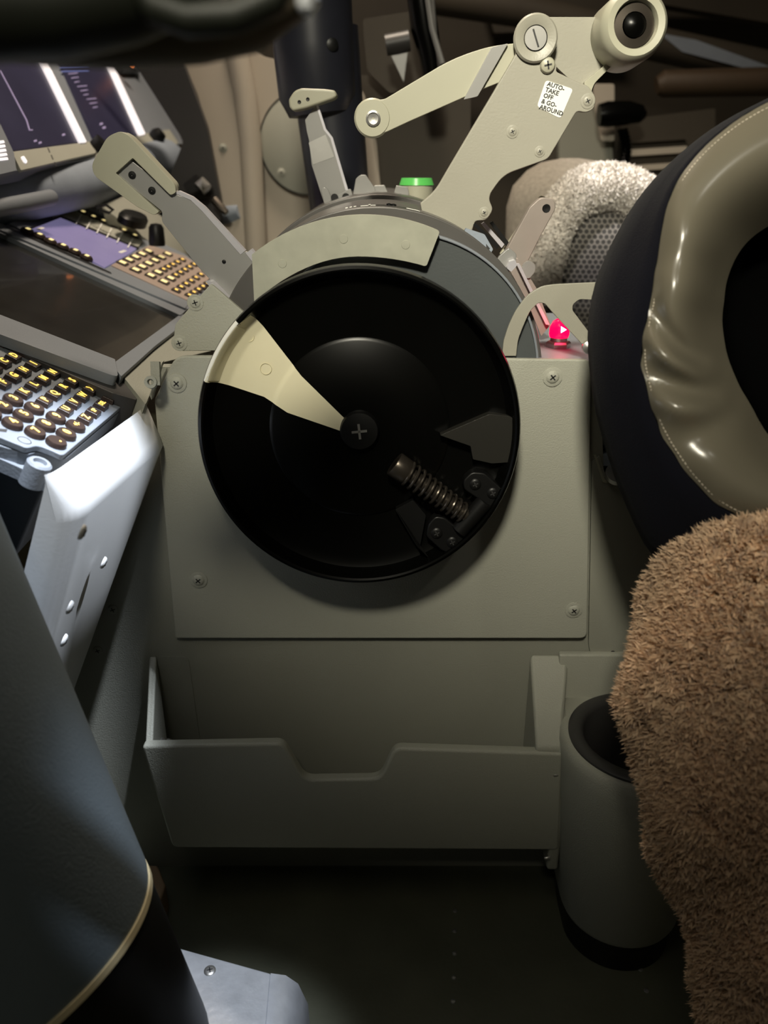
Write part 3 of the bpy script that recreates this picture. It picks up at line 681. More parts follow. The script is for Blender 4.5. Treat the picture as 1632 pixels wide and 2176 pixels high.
t.add('engraved_mark', slab(on1, [(-10, 910, 1), (16, 912, 1), (14, 918, 1), (-10, 915, 1)], .0, .0002, 1), 'dink')
mb = MB(); mb.torus_lathe([(.0035, 0), (.0037, .0003), (.004, 0)], frame(on1(52, 936, 0), N1), 24); t.add('recess_mark', mb, 'dink')
t.done()

t = T('centre_display', 'large dark blank display screen between the two keypad units', 'display')
t.add('bezel_near', slab(on2, [(-60, 648, 2), (0, 668, 2), (245, 763, 2), (252, 800, 8), (238, 797, 6), (-60, 688, 2)], -.004, .004, 4), 'bezel', bevel=.001)
t.add('screen', slab(on2, [(-60, 462), (0, 488), (400, 665), (240, 778), (-60, 660)], -.006, .000, 2), 'screen')
t.add('bezel_side', slab(on2, [(238, 773, 2), (384, 667, 2), (412, 672, 8), (330, 735, 4), (258, 800, 4)], -.006, .003, 4), 'bezel', bevel=.001)
t.add('bezel_far', slab(on2, [(-60, 450, 2), (10, 478, 2), (400, 655, 6), (384, 670, 3), (0, 495, 2), (-60, 470, 2)], -.004, .004, 3), 'bezel', bevel=.001)
t.add('lower_skirt', slab(on2, [(-60, 690), (238, 797), (256, 800), (300, 838), (290, 850), (240, 835), (-60, 705)], -.045, -.004, 3), 'ring_dark', bevel=.001)
t.done()
t = T('corner_fairing', 'grey corner fairing with screw hole between display and side plate', 'fairing')
t.add('plate', slab(on2, [(262, 800, 4), (420, 668, 3), (450, 745, 3), (345, 770, 6), (330, 810, 6), (310, 860, 5)], -.02, -.001, 4), 'body', bevel=.001)
mb = MB(); q = onY(320, 812, -.118); mb.torus_lathe([(.0018, 0), (.0022, .001), (.0042, .001), (.0045, -.004), (.0018, -.004)], frame(q, (.1, -1, .3)), 24); mb.box((.003, .006, -.004), .006, .016, .006, frame(q, (.1, -1, .3))); t.add('hinge_lug', mb, 'body', bevel=0)
t.add('stiffener', MB().prism([onY(322, 850, -.10), onY(345, 770, -.10), onY(330, 800, -.10), onY(318, 840, -.10)], (0, .006, 0)), 'body')
t.done()

t = T('far_keypad_unit', 'far control unit with lilac screen and lit keys behind the blank display', 'keypad')
t.add('housing', slab(on2, [(18, 474, 3), (128, 430, 4), (175, 440, 4), (320, 505, 4), (395, 540, 4), (460, 590, 4), (425, 652, 4), (400, 657, 3)], -.02, .005, 4), 'bezel', bevel=.001)
t.add('keypad_face', slab(on2, [(236, 563, 2), (318, 520, 3), (395, 545, 3), (458, 588, 3), (400, 638, 3)], .004, .0062, 2), 'fobezel', bevel=.0005)
sc = t.add('screen', slab(on2, [(64, 486, 1), (129, 462, 1), (292, 527, 1), (272, 540, 1), (222, 568, 1)], .004, .0068, 1), 'lilac', label='lit lilac screen')
t.add('screen_surround', slab(on2, [(57, 486), (128, 458, 2), (297, 525, 2), (292, 528, 1), (129, 462, 0), (64, 487, 0)], .004, .0072, 0), 'blackm')
t.add('screen_hood', slab(on2, [(128, 437, 2), (172, 441, 2), (304, 511, 2), (294, 524, 1), (129, 457, 0), (112, 461, 0)], .004, .0078, 0), 'panel', bevel=.0004)
t.add('near_flange', slab(on2, [(15, 474), (18, 479), (235, 578), (238, 582), (230, 582), (12, 484)], .002, .006, 1), 'blackm')
t.add('near_ledge', slab(on2, [(0, 488), (18, 480), (236, 577), (258, 578), (275, 592), (300, 600), (402, 643), (394, 655)], .000, .006, 1), 'bezel', bevel=.0006)
LK = [(177, 449), (199, 459), (221, 468), (242, 478), (264, 488), (287, 499)]
LK2 = [(60, 486), (85, 497), (109, 509), (135, 520), (161, 531), (185, 543)]
for p in LK+LK2:
    q = on2(*p, .010); m = frame(q-N2*.005, N2, XT)
    mb = MB(); mb.lathe([(.0066, 0), (.0066, .003), (.005, .005), (0, .005)], m, 20); k = t.add('line_key', mb, 'key')
    mb = MB(); mb.box((0, 0, .0052), .006, .0035, .0005, m); t.add('lit_bar', mb, 'glowkey', k)
for p in LK:
    a, b = p; t.add('lead_line', slab(on2, [(a-6, b+7, 0), (a-3, b+7, 0), (a-14, b+27, 0), (a-17, b+27, 0)], .0084, .0090, 0), 'ink')
for a, b in ((84, 486), (258, 535)):
    t.add('screen_text', slab(on2, [(a-7, b, 1), (a+5, b-4, 1), (a+12, b-2, 1), (a, b+3, 1)], .0068, .0071, 0), 'ink', sc)
def row(p0, p1, n): return [(p0[0]+(p1[0]-p0[0])*i/(n-1), p0[1]+(p1[1]-p0[1])*i/(n-1)) for i in range(n)]
lit = row((260, 560), (315, 535), 5)+row((288, 575), (356, 541), 6)+row((320, 587), (335, 580), 2)+row((348, 600), (362, 593), 2)
drk = row((347, 574), (387, 553), 5)+row((373, 586), (412, 563), 5)+row((374, 618), (437, 578), 7)+row((402, 629), (450, 598), 6)
for p in lit:
    q = on2(p[0], p[1], .0066); m = frame(q, N2, XT); k = t.add('function_key', MB().box((0, 0, 0), .0135, .0105, .003, m), 'key', bevel=.0004)
    t.add('lit_face', MB().box((0, 0, .0016), .0085, .0062, .0006, m), 'glowkey', k)
for p in drk:
    q = on2(p[0], p[1], .0066); m = frame(q, N2, XT); k = t.add('letter_key', MB().box((0, 0, 0), .0105, .0088, .003, m), 'key', bevel=.0004)
    t.add('lettering', MB().box((0, 0, .0016), .0036, .0030, .0004, m), 'glow', k)
t.done()

# stand body under the units
t = T('forward_stand', 'dark forward stand beneath the keypad units', 'stand')
t.add('body', MB().prism([V(-.315, -.235, .38), V(-.62, -.235, .50), V(-.62, -.235, 0), V(-.36, -.235, 0)], (0, .55, 0)), 'blackm')
t.done()
# white side fairing
t = T('side_fairing', 'white painted side fairing with bright rounded shoulder below the near keypad', 'fairing')
A_ = onY(318, 852, -.100); 
mb = MB(); rings = []
ys = [-.2400, -.2392, -.2375, -.2345, -.2300, -.2240, -.110, -.098, -.0940]
ins = [.0120, .0085, .0050, .0022, .0006, 0, 0, .002, .006]
for y, s in zip(ys, ins):
    tx = -.1835+(y+.24)/.15*.0165
    prof_t = [(tx-.006, .4440), (tx-.002-s*.3, .4500), (tx-s*.5, .4475), (tx+.010-s*.8-.004*(y+.24)/.15, .4285), (tx+.0085-s, .420), (-.268+(-.0 if y > -.15 else -.0)-s, .180), (-.292, .180)]
    rings.append([V(a, y, b) for a, b in prof_t])
mb.loft(rings); t.add('shell', mb, 'white', smooth=50)
for p in ((172, 1130), (146, 1290), (134, 1360), (118, 1412), (218, 1195)):
    # face plane through (-.160,.425)-(-.268,.18)
    nn = V(.245, 0, -.108).normalized(); q = hit(*p, V(-.160, 0, .425), nn)
    t.add('screw', screw(q, nn, .0042, .0022, .3), ['white', 'dink'])
t.done()

# ================================================================ main instrument panel (far left)
IA, IB, IT = pt(30, 330, .80), pt(300, 283, 1.22), pt(90, 135, 1.03)
IN = (IB-IA).cross(IT-IA).normalized()
if IN.x < 0: IN = -IN
def oni(px, py, h=0): return hit(px, py, IA+IN*h, IN)
def islab(o_, h0, h1, r=2, n=3): return MB().prism([oni(a, b, h1) for a, b in rnd(o_, r, n)], IN*(h0-h1))
t = T('instrument_panel', 'slanted grey instrument panel with two dark displays at the top left', 'instrument panel')
t.add('panel', islab([(-60, 380, 2), (38, 362, 2), (390, 305, 6), (230, -60, 3), (-60, -60, 3)], -.02, 0), 'bezel', bevel=.001)
t.add('display_screen', islab([(-60, 345), (22, 320), (175, 300), (70, 60), (-60, 60)], 0, .003), 'duscreen', label='dark blue display nearer the left edge')
t.add('display_screen', islab([(202, 300, 1), (297, 284, 1), (200, 60), (95, 60)], 0, .003), 'duscreen', label='narrower dark display on the right')
t.add('glowing_bezel_edge', islab([(171, 302, 1), (184, 301, 1), (100, 130), (60, 45), (46, 45), (88, 132)], .003, .006, 1), 'white_glow', label='bright white bezel edge')  # bezel edge given its own glow
t.add('glowing_bezel_edge', islab([(297, 287, 1), (309, 284, 1), (237, 130), (200, 45), (188, 45), (227, 132)], .003, .006, 1), 'white_glow', label='bright white bezel edge')  # second bezel edge, glowing the same way
mb = islab([(0, 150, 0), (2, 150, 0), (58, 255, 0), (56, 256, 0)], .003, .0035, 0); t.add('display_trace', mb, 'trace')
mb = islab([(56, 256, 0), (58, 255, 0), (64, 275, 0), (70, 275, 0), (70, 277, 0), (62, 277, 0)], .003, .0035, 0); t.add('display_trace', mb, 'trace')
t.add('display_line', islab([(127, 141, 0), (188, 139, 0), (189, 141, 0), (128, 144, 0)], .003, .0035, 0), 'blueline')
t.add('display_line', islab([(130, 150, 0), (188, 148, 0), (189, 151, 0), (131, 153, 0)], .003, .0035, 0), 'blueline')
for k in range(9):
    x = 145+k*6.5; y = 156+k*9; t.add('display_text', islab([(x, y, 0), (x+20-(k % 3)*5, y-2, 0), (x+21-(k % 3)*5, y-.5, 0), (x+1, y+1.5, 0)], .003, .0035, 0), 'trace')
for x, y in ((72, 298), (82, 302), (132, 285), (212, 262), (218, 270)):
    t.add('display_text', islab([(x, y, 0), (x+6, y-2, 0), (x+7, y+2, 0), (x+1, y+4, 0)], .003, .0035, 0), 'trace')
t.add('lower_strip', islab([(26, 322), (196, 300), (205, 325, 2), (45, 362, 3)], 0, .004, 2), 'panel', bevel=.0005)
t.add('oval_mark', islab([(45, 333, 2), (51, 331, 2), (58, 342, 2), (57, 347, 2), (52, 345, 2)], .004, .005, 2), 'white_glow')
for k in range(3): t.add('seam_mark', islab([(101+k*7, 314+k*15, 0), (103+k*7, 314+k*15, 0), (107+k*7, 324+k*15, 0), (105+k*7, 324+k*15, 0)], .004, .0043, 0), 'dink')
t.add('side_strip', islab([(-60, 270), (0, 262), (30, 325, 2), (35, 362, 2), (-60, 385)], 0, .006, 2), 'bezel', bevel=.0005)
for k in range(5): t.add('strip_text', islab([(-6, 300+k*9, 0), (8+k*2, 298+k*9, 0), (10+k*2, 303+k*9, 0), (-6, 306+k*9, 0)], .006, .0066, 0), 'white_glow')
t.add('right_strip', islab([(300, 285), (360, 275, 2), (380, 305, 4), (310, 325, 3), (206, 335), (208, 318)], 0, .004, 2), 'panel', bevel=.0005)
q = oni(328, 296, .004)
mb = MB(); mb.lathe([(.011, 0), (.012, .008), (.008, .016), (0, .017)], frame(q, IN), 14); t.add('rotary_knob', mb, 'blackm', label='dark rotary knob')
q = oni(202, 312, .004); mb = MB(); mb.lathe([(.008, 0), (.008, .012), (0, .014)], frame(q, IN), 14); t.add('rotary_knob', mb, 'blackm', label='small dark knob')
mb = islab([(252, 134, 2), (262, 150, 3), (298, 152, 3), (296, 132, 2), (300, 125, 2), (255, 126, 2)], 0, .010, 2); t.add('knob_guard', mb, 'blackm')
mb = MB(); mb.lathe([(.012, 0), (.012, .010), (.008, .016), (0, .017)], frame(oni(280, 138, .01), IN), 20); t.add('lit_knob', mb, 'bezel')
mb = MB(); mb.lathe([(.007, 0), (.006, .004), (0, .006)], frame(oni(276, 135, .027), IN), 16); t.add('orange_lamp', mb, 'orange', label='glowing orange lamp')
mb = MB(); mb.lathe([(.005, 0), (.004, .004), (0, .006)], frame(oni(303, 131, .012), IN), 16); t.add('side_lamp', mb, 'white_glow')
t.done()
# soft bolster below panel
t = T('panel_bolster', 'blue-grey rounded bolster running under the instrument panel', 'bolster')
def tubepx(pts, rad, seg=20):
    return MB().tube([pt(*p) for p in pts], rad, seg)
t.add('pad', tubepx([(-80, 425, .80), (60, 412, .86), (180, 390, .98), (280, 360, 1.14), (350, 340, 1.30), (376, 332, 1.36)], [.026, .026, .027, .030, .031, .014]), 'bluegrey')
t.add('hand_rail', tubepx([(-60, 452, .72), (40, 434, .78), (108, 420, .84)], [.008, .008, .008]), 'bezel')
t.done()
t = T('lower_dash', 'blue-grey lower dash shelf between bolster and far keypad', 'dash')
t.add('shelf', MB().prism([pt(-80, 470, .80), pt(120, 425, .98), pt(250, 400, 1.12), pt(400, 330, 1.42), pt(430, 420, 1.45), pt(520, 500, 1.40), pt(510, 600, 1.35), pt(300, 600, 1.2), pt(-80, 560, .95)], V(0, .01, -.015)), 'bluegrey')
t.add('pale_shelf', MB().prism([pt(215, 438, .98), pt(275, 410, 1.06), pt(400, 500, 1.12), pt(380, 555, 1.10), pt(300, 500, 1.02)], V(0, .01, -.02)), 'panel', bevel=.001, label='paler flat shelf')
t.add('loop_cable', tubepx([(205, 440, .955), (225, 435, .955), (240, 446, .955), (232, 452, .955), (212, 447, .955)], .0018, 8), 'blackm', label='thin black cable loop')
mb = MB(); m = frame(pt(280, 475, .985), N2, XT)
mb.lathe([(.034, 0), (.034, .008), (.028, .012), (0, .012)], m @ Matrix.Diagonal((1.0, .45, 1, 1)), 28); t.add('oval_pad', mb, 'blackm', label='flat black oval pad')
mb = MB(); q = pt(334, 522, .965); mb.lathe([(.009, 0), (.0095, .004), (.0085, .020), (.006, .024), (0, .025)], frame(q, (0.05, 0, 1)), 24); t.add('black_knob', mb, 'blackm', label='upright black knob')
t.done()
t = T('small_switch_lever', 'small dark knob and lever near the beige footwell wall', 'switch')
t.add('knob', tubepx([(400, 412, 1.15), (420, 400, 1.15), (446, 410, 1.16)], [.014, .018, .010], 14), 'blackm')
t.add('prong', tubepx([(455, 425, 1.15), (470, 442, 1.15), (482, 452, 1.15)], [.006, .006, .004], 10), 'spring')
t.add('cap', tubepx([(425, 402, 1.13), (432, 395, 1.13), (440, 402, 1.13)], [.010, .012, .008], 12), 'steel')
t.done()
t = T('rounded_pod', 'blue-grey rounded pod at the foot of the beige wall', 'pod')
t.add('pod', tubepx([(440, 470, 1.25), (480, 455, 1.22), (515, 448, 1.20)], [.03, .034, .012], 20), 'bluegrey')
t.done()

# footwell walls
t = T('footwell_wall', 'beige footwell wall with round cover plate behind the black column', 'wall panel')
yb = .60
t.add('left_panel', plate([(330, 90, 2), (500, 60, 4), (525, 180), (540, 300), (570, 620, 2), (480, 620, 2), (468, 430, 30), (440, 270, 30), (420, 200, 20), (385, 120, 10)], yb, .02, 8), 'beige', bevel=.004)
t.add('main_panel', plate([(490, 60, 3), (560, 120), (760, 170), (830, 215), (850, 620), (560, 620), (510, 250)], yb+.025, .02, 6), 'beige', bevel=.003)
t.add('ridge', MB().tube([onY(497, 80, yb+.005), onY(520, 200, yb+.005), onY(532, 300, yb+.005), onY(548, 600, yb+.005)], .016, 14), 'beige')
ccv = onY(655, 305, yb+.020)
mb = MB(); mb.lathe([(.068, 0), (.068, .004), (.066, .005), (0, .005)], frame(ccv, (0, -1, 0)), 56); cv = t.add('round_cover', mb, 'panel', label='round pale cover plate')
mb = MB(); mb.torus_lathe([(.068, 0), (.068, .0052), (.0695, .0052), (.0695, 0)], frame(ccv, (0, -1, 0)), 56); t.add('cover_gap', mb, 'blackm', cv)
for p in ((598, 366), (474, 314)):
    t.add('screw', screw(onY(*p, (yb+.014) if p[0] > 500 else yb), (0, -1, 0), .0042, .0016, .5, True), ['panel', 'dink'])
t.add('dark_panel', plate([(760, 160, 3), (1000, 160), (1000, 640), (830, 640), (800, 300)], yb+.02, .02, 2), 'dbrown')
t.add('edge_strip', plate([(752, 170, 3), (775, 200, 10), (815, 430), (790, 430), (760, 260)], yb-.01, .02, 4), 'beige', bevel=.003)
t.done()
# far dark strip between instrument panel and wall
t = T('dark_side_frame', 'dark blue-grey upright frame beside the beige footwell wall', 'frame')
t.add('frame', plate([(225, 40), (340, 60), (385, 120), (440, 270), (470, 430), (465, 600), (400, 600), (350, 400), (390, 300)], yb-.02, .015, 10), 'ring_dark', bevel=.003)
t.done()

# black control column (far)
t = T('control_column', 'tall black control column standing behind the small cream handled lever', 'control column')
yc = .32
def colpx(pts, rs, seg=36):
    return MB().tube([onY(a, b, yc) for a, b in pts], rs, seg)
t.add('lower_tube', colpx([(688, 60), (702, 240), (722, 430), (735, 560)], [.036, .036, .034, .033]), 'ccol')
yc = .305
t.add('upper_sleeve', colpx([(648, -120), (660, 0), (666, 100), (675, 205), (680, 243), (681, 250)], [.042, .042, .042, .041, .033, .008]), 'ccol')
for p in ((705, 95), (612, 115)):
    mb = MB(); mb.lathe([(.006, -.004), (.006, .003), (.003, .0042), (0, .004)], frame(onY(*p, yc-.035 if p[0] > 650 else yc-.024), (0.3 if p[0] > 650 else -.7, -1, 0)), 18); t.add('screw', mb, 'blackm')
t.done()
# dark clutter between column and thrust lever: hanging mechanism
t = T('hanging_linkage', 'dark hanging linkage and hoses behind the reverse lever', 'linkage')
t.add('hose', MB().tube([onY(890, -30, .5), onY(902, 60, .5), (onY(915, 120, .5)), onY(925, 200, .5)], [.016, .017, .014, .012], 18), 'black')
t.add('rod', MB().tube([onY(905, -30, .46), onY(918, 60, .46), onY(940, 135, .46)], .0035, 10), 'slever')
t.add('rod', MB().tube([onY(918, -30, .48), onY(925, 70, .48), onY(935, 150, .48)], .0022, 8), 'steel')
t.add('clamp', MB().tube([onY(820, 96, .5), onY(870, 86, .5)], .012, 14), 'ring_dark')
t.add('triangular_tab', plate([(825, 105, 2), (868, 98, 2), (858, 175, 2)], .5, .006, 2), 'slever', bevel=.0006)
t.add('bracket_block', plate([(770, 40), (900, 20), (930, 160), (830, 200), (780, 150)], .58, .02, 10), 'dbrown')
t.done()

# ================================================================ right background: side wall fittings
t = T('side_console', 'dark brown side console with slotted vents on the far right', 'console')
t.add('upper_beam', plate([(1020, -40), (1700, -40), (1700, 60), (1300, -10), (1300, 60), (1050, 70)], 1.30, .05, 4), 'dbrown')
t.add('long_beam', MB().tube([onY(900, -10, 1.15), onY(1100, 20, 1.15), onY(1400, 95, 1.15), onY(1700, 160, 1.15)], .03, 12), 'dbrown')
t.add('brown_roll', MB().tube([onY(1395, 182, 1.10), onY(1410, 178, 1.10), onY(1700, 172, 1.10)], [.015, .024, .026], 18), 'rollbrown', label='brown padded roll')
t.add('blue_rail', plate([(1400, 70), (1480, 85), (1660, 150), (1660, 165), (1450, 110)], 1.12, .02, 2), 'bluegrey')
t.add('upright_panel', plate([(1150, 180, 6), (1300, 180, 6), (1310, 420), (1150, 420)], 1.0, .03, 4), 'dbrown')
t.add('upright_panel', plate([(1188, 230, 6), (1298, 215, 6), (1305, 420), (1188, 420)], .97, .02, 4), 'body', label='paler upright panel')
t.add('vent_frame', plate([(1320, 255, 4), (1520, 230, 4), (1520, 430), (1320, 430)], 1.0, .02, 4), 'dbrown')
for k, (y_, h_) in enumerate(((318, 14), (352, 12), (300, 4))):
    t.add('vent_slat', plate([(1338, y_, 2), (1460, y_-8, 2), (1460, y_-8+h_, 2), (1338, y_+h_, 2)], .985, .015, 2), 'beige' if k < 2 else 'dbrown')
t.done()
t = T('hand_microphone', 'black hand microphone clipped above a coiled cord on the far wall', 'microphone')
t.add('body', MB().tube([onY(1272, 245, .90), onY(1290, 243, .90), onY(1335, 240, .90), onY(1362, 243, .90), onY(1372, 245, .90)], [.018, .021, .019, .015, .006], 20), 'black')
t.add('clip', plate([(1262, 178, 6), (1306, 178, 6), (1306, 300, 4), (1278, 300), (1262, 220)], .935, .01, 5), 'beige', bevel=.001)
pts = []
for i in range(13*12+1):
    s = i/(13*12); p = onY(1322+8*math.sin(s*4), 275+105*s, .92); pts.append(p+V(.008*math.cos(2*math.pi*13*s), .008*math.sin(2*math.pi*13*s), 0))
t.add('coiled_cord', MB().tube(pts, .0030, 8), 'black')
t.done()

# fleece covered seat (far)
def blobloft(rows, seg, fy, depth, yc_):
    """rows: (py, left px, right px); each a superellipse cross-section at plane yc_"""
    rings = []
    for py, L_, R_ in rows:
        a, b = onY(L_, py, yc_), onY(R_, py, yc_); c_ = (a+b)/2; rx = (b-a).length/2
        rings.append([V(c_.x+rx*math.cos(2*math.pi*i/seg), yc_+depth*fy(py)*math.sin(2*math.pi*i/seg), c_.z) for i in range(seg)])
    return rings
def strands(verts_fn, n, length, width, jitter, droop, name, curl=0.3):
    """many thin tapering wool strands in one mesh"""
    co = np.zeros((n*4, 3)); fc = []
    for i in range(n):
        p, nr = verts_fn(); nr = (nr+Vector(np.random.normal(0, jitter, 3))).normalized()
        side = nr.cross(Vector(np.random.normal(0, 1, 3))).normalized()*width
        L_ = length*random.uniform(.6, 1.25)
        mid = p+nr*L_*.55+Vector((0, 0, -droop*L_*.25))
        tip = mid+(nr+Vector(np.random.normal(0, curl, 3))+Vector((0, 0, -droop))).normalized()*L_*.5
        co[i*4] = p-side; co[i*4+1] = p+side; co[i*4+2] = mid+side*.9; co[i*4+3] = tip
    me = bpy.data.meshes.new(name)
    faces = np.arange(n*4).reshape(n, 4)
    f = np.concatenate([faces[:, [0, 1, 2]], faces[:, [0, 2, 3]]]).tolist()
    me.from_pydata(co.tolist(), [], f); return me
def surf_sampler(rings, filt=None):
    tris = []
    n = len(rings[0]); cum = []; tot = 0
    for a, b in zip(rings, rings[1:]):
        for i in range(n):
            q = (a[i], a[(i+1) % n], b[(i+1) % n], b[i]); ar = ((q[1]-q[0]).cross(q[3]-q[0])).length
            nr = (q[1]-q[0]).cross(q[3]-q[0])
            if nr.length < 1e-12: continue
            nr.normalize(); c_ = sum(a, Vector())/n
            if nr.dot(q[0]-c_) < 0: nr = -nr
            if filt and not filt((q[0]+q[2])/2, nr): continue
            tris.append((q, nr)); tot += ar; cum.append(tot)
    cum = np.array(cum)/tot
    def f():
        q, nr = tris[min(int(np.searchsorted(cum, random.random())), len(tris)-1)]; u, v = random.random(), random.random()
        return (q[0]*(1-u)+q[1]*u)*(1-v)+(q[3]*(1-u)+q[2]*u)*v, nr
    return f
t = T('fleece_seat', 'far seat with pale fleece cover and grey honeycomb mesh back', 'seat')
ys_ = .42
hr = [(336, 1195, 1230), (345, 1150, 1290), (362, 1120, 1345), (395, 1090, 1400), (440, 1076, 1440), (520, 1074, 1460), (620, 1080, 1460), (760, 1090, 1460)]
rg = blobloft(hr, 40, lambda y: min(1, (y-325)/70), .060, ys_+.05)
mb = MB(); mb.loft(rg); t.add('seat_back', mb, 'gfleeceb', smooth=180)
t.add('seat_base', MB().box((.32, .50, .20), .20, .10, .40), 'dbrown', bevel=.01)
# fleece band: tube arching around mesh
band = [(1150, 640, .36), (1162, 560, .36), (1178, 490, .36), (1205, 435, .365), (1245, 405, .37), (1300, 398, .375), (1350, 415, .38), (1400, 450, .39), (1430, 520, .40)]
bp_ = [onY(a, b, y) for a, b, y in band]
br_ = [.017, .019, .021, .024, .026, .026, .026, .024, .02]
def catm(P_, n):
    out = []
    for i in range(len(P_)-1):
        p0, p1, p2, p3 = P_[max(i-1, 0)], P_[i], P_[i+1], P_[min(i+2, len(P_)-1)]
        for k in range(n):
            s = k/n
            out.append(.5*((2*p1)+(p2-p0)*s+(2*p0-5*p1+4*p2-p3)*s*s+(3*p1-p0-3*p2+p3)*s**3))
    out.append(P_[-1]); return out
bpp = catm(bp_, 5); brr = [x.x for x in catm([V(r_, 0, 0) for r_ in br_], 5)]
mb = MB(); mb.tube(bpp, brr, 20); 
me_rings = []
tb = MB(); tb.tube(bpp, brr, 20); vs = [v.co.copy() for v in tb.bm.verts]; me_rings = [vs[i*20:(i+1)*20] for i in range(len(bpp))]; tb.bm.free()
fb = t.add('fleece_band', mb, 'gfleece', smooth=180, label='pale fleece band')
ff = strands(surf_sampler(me_rings), 22000, .0050, .0007, .8, .1, 'fleece_pile', .9)
o = t.add('fleece_pile', ff, 'gfleece', fb); o['kind'] = 'stuff'
# mesh insert
mh = [(430, 1240, 1330), (445, 1212, 1350), (470, 1195, 1372), (520, 1178, 1400), (580, 1166, 1410), (640, 1158, 1410), (700, 1155, 1410)]
rg2 = blobloft(mh, 40, lambda y: min(1, (y-415)/60), .030, .385)
mb = MB(); mb.loft(rg2); t.add('mesh_insert', mb, 'honey', smooth=180, label='grey honeycomb mesh insert')
t.done()

# ================================================================ aft console right of plate
t = T('aft_console', 'grey aft console side with small switch module beside the cap', 'console')
ya = -.0895
t.add('side_wall', plate([(1258, 985, 3), (1275, 968, 3), (1290, 1022, 6), (1560, 1030, 6), (1560, 1462, 8), (1268, 1455, 12), (1251, 1370, 4)], ya, .003, 5), 'body', bevel=.0015)
t.add('bright_rim', plate([(1262, 966, 1), (1266, 966, 1), (1285, 1020, 4), (1560, 1027, 2), (1560, 1031, 2), (1281, 1026, 4)], ya-.001, .001, 2), 'cream', label='pale edge of the console opening')
t.add('module_face', plate([(1258, 870), (1560, 870), (1560, 1018), (1290, 1018), (1262, 960)], ya+.012, .06, 2), 'blackm')
t.add('module_button', plate([(1264, 918, 2), (1400, 918, 2), (1400, 946, 2), (1264, 946, 2)], ya+.004, .010, 2), 'ring_dark', bevel=.001)
t.add('module_button', plate([(1266, 966, 2), (1400, 966, 2), (1400, 995, 2), (1274, 990, 2)], ya+.004, .010, 2), 'bluegrey', bevel=.001)
t.add('module_button', plate([(1262, 872, 2), (1400, 872, 2), (1400, 900, 2), (1262, 900, 2)], ya+.004, .010, 2), 'blackm', bevel=.001)
mb = MB(); mb.lathe([(.009, 0), (.009, .004), (0, .005)], frame(onY(1310, 1012, ya-.000), (0, -.6, 1)), 24); t.add('dial', mb, 'steel')
for py in (1387, 1422):
    mb = MB(); mb.lathe([(.0020, 0), (.0018, .0004), (0, .0001)], frame(onY(1302, py, ya), (0, -1, 0)), 14)
    for dx in (-15, 15): mb.lathe([(.0008, 0), (.0006, .0003), (0, .0001)], frame(onY(1302+dx, py, ya), (0, -1, 0)), 8)
    t.add('screw_hole', mb, 'dink')
t.done()

# ================================================================ brown sheepskin (near right)
t = T('sheepskin_cover', 'shaggy brown sheepskin seat cover filling the lower right', 'seat cover')
SL = [(1100, 1560, .04), (1125, 1500, .05), (1165, 1455, .06), (1215, 1415, .06), (1270, 1378, .065), (1340, 1350, .07), (1420, 1340, .07), (1500, 1337, .07), (1600, 1342, .07), (1700, 1362, .07), (1800, 1395, .065), (1880, 1420, .06), (1960, 1450, .06), (2040, 1472, .055), (2120, 1488, .055), (2260, 1505, .055)]
rings = []; sg = 44; D0 = .47
for py, L_, dr in SL:
    cx_ = 1790; c_ = pt(cx_, py, D0+.02*(py-1100)/1100); rx = (cx_-L_-6)/F*D0
    rings.append([c_+RT*rx*math.cos(2*math.pi*i/sg)*(1+.05*math.sin(3*i/sg*6.28+py*.02))+FW*dr*math.sin(2*math.pi*i/sg)*(1+.10*math.sin(5*i/sg*6.28+py*.013)) for i in range(sg)])
mb = MB(); mb.loft(rings); sk = t.add('skin', mb, 'furskin', smooth=180)
def vis(p, n): return n.dot(CAM-p) > -.06 and (p-CAM).dot(RT)/(p-CAM).dot(FW) < .86
base_f = surf_sampler(rings, vis)
# tufts: strands lean together around clump centres
clumps = [base_f()[0] for _ in range(900)]; ck = np.array([list(c_) for c_ in clumps]); cdir = np.random.normal(0, .35, (900, 3))
def furf():
    p, n = base_f(); d = np.sum((ck-np.array(p))**2, 1); j = int(np.argmin(d))
    return p, (n*1.0+Vector(cdir[j])+(clumps[j]-p)*25).normalized()
fur = strands(furf, 175000, .0085, .00022, .40, .15, 'wool_pile', .7)
o = t.add('wool_pile', fur, 'fur', sk); o['kind'] = 'stuff'
t.done()

# ================================================================ cap (near right)
def polar(pts, cx_, cy_, mirror_scale=1.0, n=96):
    """closed ring as radius over angle from left-side points, mirrored to the right side"""
    an = []; 
    for x, y in pts:
        an.append((math.atan2(-(y-cy_), -(x-cx_)), math.hypot(x-cx_, y-cy_)))   # 0 = left, + = up
    an.sort(); A = [a for a, _ in an]; Rr = [r for _, r in an]
    out = []
    for i in range(n):
        th = -math.pi+2*math.pi*i/n
        q = th if abs(th) <= math.pi/2 else (math.pi-abs(th))*(1 if th > 0 else -1)
        r = float(np.interp(q, A, Rr)); out.append((th, r))
    rs = np.array([r for _, r in out])
    for _ in range(2): rs = (np.roll(rs, 1)+2*rs+np.roll(rs, -1))/4
    return [(cx_-r*math.cos(th), cy_-r*math.sin(th)) for (th, _), r in zip(out, rs)]
CCX, CCY = 1700, 660
outer = polar([(1700, 175), (1632, 212), (1560, 245), (1500, 283), (1440, 332), (1380, 392), (1330, 462), (1300, 520), (1265, 600), (1250, 680), (1256, 800), (1288, 950), (1340, 1090), (1400, 1212), (1540, 1240), (1700, 1260)], CCX, CCY)
stit = polar([(1700, 190), (1632, 217), (1560, 260), (1500, 310), (1440, 382), (1415, 450), (1402, 540), (1386, 640), (1368, 720), (1360, 765), (1378, 830), (1400, 910), (1450, 990), (1530, 1078), (1620, 1112), (1700, 1120)], CCX, CCY)
